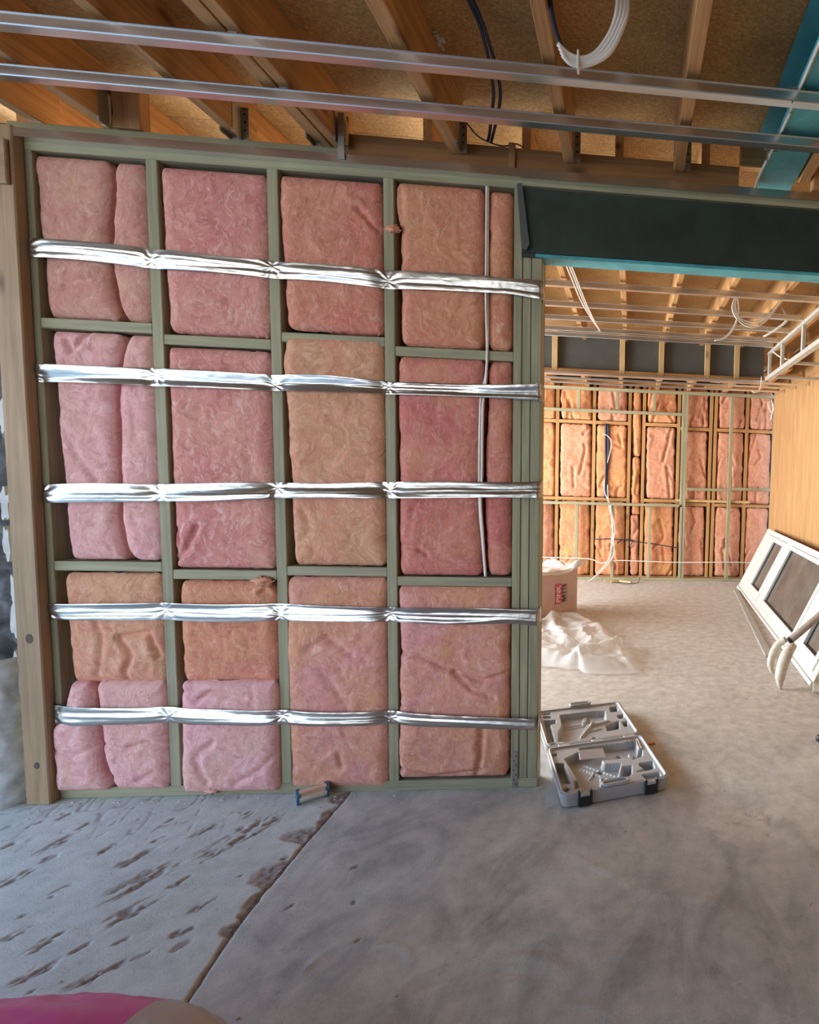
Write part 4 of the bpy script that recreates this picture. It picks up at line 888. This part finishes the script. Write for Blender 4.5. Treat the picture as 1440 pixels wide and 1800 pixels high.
pbg = empty('insulation_bag', (.95, -1.78, 0)); tag(pbg, 'bulging magenta plastic insulation bag with a tan gathered end, lying by the floor joint', 'insulation bag')
BX, BY, BZ = .98, -1.605, .172
def pillow(x0, x1, mat, name, seed, nx=120, nt=110, hx=.70, hy=.36, hz=.172):
    U, Tt = np.meshgrid(np.linspace(x0, x1, nx), np.linspace(0, 2 * math.pi, nt), indexing='ij')
    e = np.clip(1 - np.abs(U) ** 4.0, 0, 1) ** .45
    rr = 1 + .045 * (ridge(U * 2.6 + 1.4 * Tt, Tt * 5 - U * 5.0, seed, 3) - .6) + .02 * fbm(U * 3, Tt * 2, seed + 4, 3)
    sgnp = lambda v, p: np.sign(v) * np.abs(v) ** p
    X = BX + hx * U; Yv = BY + hy * e * rr * sgnp(np.cos(Tt), .75); Zv = BZ + hz * e * rr * sgnp(np.sin(Tt), .75)
    return mesh_obj(name, np.stack([X, Yv, np.maximum(Zv, .002)], -1).reshape(-1, 3), grid_faces(nx, nt), mat, pbg, smooth=True)
pillow(-1, .58, MAGENTA, 'bag_body', 91)
pillow(.58, 1, TANCLEAR, 'bag_end', 91, nx=60)['label'] = 'tan see-through gathered end'

# ================================================================== TOOL CASE
ang = math.radians(15.88)
tcse = empty('tool_case', (1.98, .255, 0), (0, 0, ang)); tag(tcse, 'open pale grey moulded tool case lying flat and empty on the concrete', 'tool case')
W_, D_ = .485, .455
def half(name, y0, y1, recess, holes, ribs, seed, zr, parent):
    """one moulded tray: rim, wall, insert deck and its recesses, as a height field with skirt"""
    nx, ny = 150, 142
    xs = np.linspace(0, W_ + .012, nx); ys = np.linspace(y0, y1, ny); X, Y = np.meshgrid(xs, ys, indexing='ij')
    def rr(m, rad):   # signed distance inside rounded rectangle shrunk by m
        cx, cy = (xs[-1]) / 2, (y0 + y1) / 2; hx, hy = xs[-1] / 2 - m - rad, (y1 - y0) / 2 - m - rad
        qx, qy = np.abs(X - cx) - hx, np.abs(Y - cy) - hy
        return rad - (np.hypot(np.maximum(qx, 0), np.maximum(qy, 0)) + np.minimum(np.maximum(qx, qy), 0))
    d0 = rr(0, .035)
    Z = np.full(X.shape, zr - .006)
    Z = np.where(d0 > .010, zr, Z); Z = np.where(d0 > .016, zr - .013, Z)
    deck = d0 > .016
    for poly, dep in recess: Z = np.where(in_poly(X, Y, poly) & deck, zr - .013 - dep * 1.25, Z)
    for cx, cy, r, dep in holes: Z = np.where(np.hypot(X - cx, Y - cy) < r, Z - dep, Z)
    for (ax, ay, bx, by, wd, h) in ribs: Z = np.where((dist_poly(X, Y, [(ax, ay), (bx, by)]) < wd) & deck, Z + h * .7, Z)
    # soften the mould's draft
    for _ in range(2): 
        Zp_ = np.pad(Z, 1, mode='edge'); Z = (Z * 2 + (Zp_[:-2, 1:-1] + Zp_[2:, 1:-1] + Zp_[1:-1, :-2] + Zp_[1:-1, 2:]) * .5) / 4
    # pull outside corners to the rounded outline
    out_ = d0 < 0
    cx, cy = xs[-1] / 2, (y0 + y1) / 2
    Xs, Ys = X.copy(), Y.copy()
    g = .97
    for _ in range(14):
        dx, dy = Xs - cx, Ys - cy
        hx, hy = xs[-1] / 2 - .035, (y1 - y0) / 2 - .035
        qx, qy = np.maximum(np.abs(dx) - hx, 0), np.maximum(np.abs(dy) - hy, 0); L = np.hypot(qx, qy); over = L > .035
        f = np.where(over, .035 / np.maximum(L, 1e-9), 1)
        Xs = np.where(over, cx + np.sign(dx) * (np.minimum(np.abs(dx), hx) + qx * f), Xs); Ys = np.where(over, cy + np.sign(dy) * (np.minimum(np.abs(dy), hy) + qy * f), Ys)
    V = np.stack([Xs, Ys, Z], -1).reshape(-1, 3); Fc = grid_faces(nx, ny)
    ring = [k * ny for k in range(nx)] + [(nx - 1) * ny + k for k in range(1, ny)] + [k * ny + ny - 1 for k in range(nx - 2, -1, -1)] + [k for k in range(ny - 2, 0, -1)]
    n0 = len(V); lo = V[ring].copy(); lo[:, 2] = zr - .028; c2 = np.array([cx, cy, 0])
    lo2 = lo.copy(); lo2[:, :2] = c2[:2] + (lo[:, :2] - c2[:2]) * .97; lo2[:, 2] = .006
    m = len(ring); V = np.concatenate([V, lo, lo2]); ext = []
    for k in range(m):
        k2 = (k + 1) % m; ext.append([ring[k], n0 + k, n0 + k2, ring[k2]]); ext.append([n0 + k, n0 + m + k, n0 + m + k2, n0 + k2])
    Fc = np.concatenate([Fc, np.array(ext)])
    o = mesh_obj(name, V, Fc, GREYP, parent, smooth=True, world=False)
    me = o.data
    # sharp look at steps: flat shading keeps mould edges crisp
    me.polygons.foreach_set('use_smooth', np.zeros(len(me.polygons), bool)); me.update()
    return o
front_rec = [([(.072, -.134), (.155, -.082), (.161, -.048), (.281, -.051), (.391, -.062), (.45, -.046), (.431, -.159), (.379, -.166), (.367, -.208), (.307, -.211), (.236, -.199), (.237, -.242), (.316, -.258), (.289, -.322), (.335, -.378), (.20, -.383), (.155, -.455), (.11, -.455), (.086, -.235)], .028),
 ([(.022, -.163), (.06, -.179), (.058, -.361), (.020, -.351)], .036), ([(.022, -.398), (.034, -.391), (.050, -.405), (.030, -.421)], .03),
 ([(.081, -.343), (.11, -.343), (.104, -.397), (.068, -.413)], .036), ([(.404, -.286), (.465, -.287), (.455, -.355), (.367, -.358), (.413, -.342), (.398, -.306)], .034),
 ([(.384, -.392), (.464, -.393), (.459, -.432), (.394, -.432)], .036), ([(.384, -.168), (.454, -.155), (.435, -.219), (.386, -.237)], .03), ([(.323, -.292), (.359, -.293), (.338, -.369), (.284, -.361)], .036)]
front_h = [(.214, -.261, .013, .03), (.248, -.349, .014, .03), (.03, -.078, .012, .03), (.34, -.13, .011, .02)]
front_ribs = [(.14, -.20, .27, -.36, .008, .012), (.16, -.17, .30, -.34, .004, .012), (.16, -.30, .19, -.25, .004, .010), (.18, -.44, .21, -.31, .005, .010)]
hf = half('case_base', -.462, -.008, front_rec, front_h, front_ribs, 1, .072, tcse)
back_rec = [([(.132, .389), (.331, .385), (.386, .372), (.36, .234), (.249, .225), (.164, .049), (.073, .066), (.088, .165), (.122, .251)], .026),
 ([(.043, .440), (.081, .440), (.077, .418), (.039, .420)], .03), ([(.041, .402), (.078, .39), (.075, .366), (.037, .373)], .03), ([(.036, .343), (.096, .332), (.09, .29), (.06, .285), (.052, .073), (.022, .071)], .03),
 ([(.429, .416), (.470, .418), (.461, .349), (.418, .346)], .034), ([(.443, .289), (.474, .291), (.468, .245), (.443, .245)], .03), ([(.35, .179), (.428, .212), (.41, .117), (.343, .111)], .034), ([(.445, .196), (.472, .197), (.462, .143), (.447, .133)], .03)]
back_h = [(.113, .063, .014, .03), (.255, .045, .010, .02), (.045, .04, .012, .03)]
back_ribs = [(.14, .28, .30, .30, .003, .008), (.13, .25, .26, .27, .003, .008), (.25, .29, .27, .36, .012, .014), (.19, .07, .28, .21, .006, .014), (.28, .20, .36, .225, .016, .014), (.24, .12, .31, .14, .004, .009)]
hk = half('case_lid', .008, .470, back_rec, back_h, back_ribs, 2, .068, tcse)
def slot_handle(name, cx, cy, mat, z):
    th = np.linspace(0, 2 * math.pi, 28); hx, hy = .058, .018
    path = [(cx + hx * math.copysign(abs(math.cos(t)) ** .6, math.cos(t)), cy + hy * math.copysign(abs(math.sin(t)) ** .6, math.sin(t)), z) for t in th]
    return tube(name, path, .0075, mat, tcse, n=28, sides=8, world=False, smoothp=False)
slot_handle('carry_handle', .245, -.440, GREYP, .075); slot_handle('carry_handle', .262, .478, GREYP, .070)
box('handle_slot', .20, .292, -.454, -.428, .062, .0655, BLACK, tcse, c=.001, world=False)
for x in (.072, .372):
    l_ = box('latch', x, x + .062, -.476, -.462, .006, .060, BLACK, tcse, c=.004, world=False); l_['label'] = 'black latch'
    a0 = box('latch_clip', x + .010, x + .05, -.482, -.464, .056, .070, GREYP, tcse, c=.002, world=False)
    a0.parent = l_; a0.location -= l_.location
    for dx in (.0, .052):
        a1 = box('latch_arm', x + dx, x + dx + .009, -.480, -.460, .045, .078, BLACK, tcse, c=.002, world=False); a1.parent = l_; a1.location -= l_.location
for x in (.06, .23, .40): box('hinge', x, x + .06, -.010, .010, .052, .066, GREYP, tcse, c=.003, world=False)
mn = box('parts_sachet', .15, .275, -.168, -.085, .0485, .0515, bag_plastic('sachet_film', (.46, .43, .42), .75, .15), None, c=.002)
mn.location = Vector((1.98, .255, .056)) + Matrix.Rotation(ang, 3, 'Z') @ Vector((.205, -.122, 0)); mn.rotation_euler = (.12, .02, ang - .08)
tag(mn, 'small clear sachet lying in the front half of the tool case', 'sachet')
kx = empty('hex_keys', (0, 0, 0)); kx.location = Vector((1.98, .255, .064)) + Matrix.Rotation(ang, 3, 'Z') @ Vector((.44, -.06, 0)); kx.rotation_euler = (0, 0, ang); tag(kx, 'two shiny bent hex keys in a corner of the tool case', 'hex key')
for q in (0, 1): tube('hex_key', [(-.045 + .02 * q, .012 - .012 * q, 0), (.01, .014 - .012 * q, 0), (.02 - .01 * q, .008 - .012 * q, 0), (.012 - .012 * q, -.09, 0)], .0028, GALV, kx, n=20, sides=6, world=False)
tp_ = box('orange_chip', -.02, .02, -.008, .008, 0, .008, plain('orange_scrap', (.55, .22, .10), .6)); tp_.location = (2.515, .40, .002); tp_.rotation_euler = (0, 0, .2); tag(tp_, 'small orange scrap on floor beside the case hinge', 'scrap')

# ================================================================== FOIL ROLL WITH BLUE ENDS
fr = empty('foil_tape_roll', (1.035, -.055, .03), (0, 0, math.radians(36))); tag(fr, 'small silver foil roll with blue plastic end caps lying against the bottom plate', 'tape roll')
th = np.linspace(0, 2 * math.pi, 33)
V, Fc = tube_vf([(-.05, 0, 0), (-.02, 0, 0), (.02, 0, 0), (.05, 0, 0)], .026, 24); mesh_obj('foil', V, Fc, metalmat('roll_foil', (.92, .90, .86), .42, .03), fr, smooth=False, world=False)
for s in (-1, 1):
    lobes = [((.033 if i % 2 else .022) * math.cos(a), (.033 if i % 2 else .024) * math.sin(a)) for i, a in enumerate(np.linspace(.3, .3 + 2 * math.pi, 9)[:-1])]
    mesh_obj('end_cap', *prism_vf(lobes, 0, s * .052 - .007, s * .052 + .007), BLUE, fr, world=False)

# ================================================================== GRIT
rs = np.random.RandomState(5); V, Fc = [], []
for k in range(150):
    if k < 70: x, y = rs.uniform(-.05, 1.9), -.02 - abs(rs.normal(0, .06))
    elif k < 120: x, y = rs.uniform(.3, 3.0), rs.uniform(-1.1, .2)
    else: x, y = rs.uniform(2.0, 3.4), rs.uniform(.2, 3.2)
    r = rs.uniform(.0025, .007); pts = [(x + r * rs.uniform(-1, 1) * 1.3, y + r * rs.uniform(-1, 1), r * q) for q in (.0, .2, .1, 1.1)]
    pts = [(x - r, y - r * .6, .0005), (x + r, y - r * .3, .0005), (x, y + r, .0005), (x + .2 * r, y, r * 1.1)]
    o = len(V); V += pts; Fc += [[o, o + 2, o + 1], [o, o + 1, o + 3], [o + 1, o + 2, o + 3], [o + 2, o, o + 3]]
tag(mesh_obj('floor_grit', V, Fc, GRIT), 'scattered pale grit and crumbs on the concrete floor', 'grit', None, 'stuff')
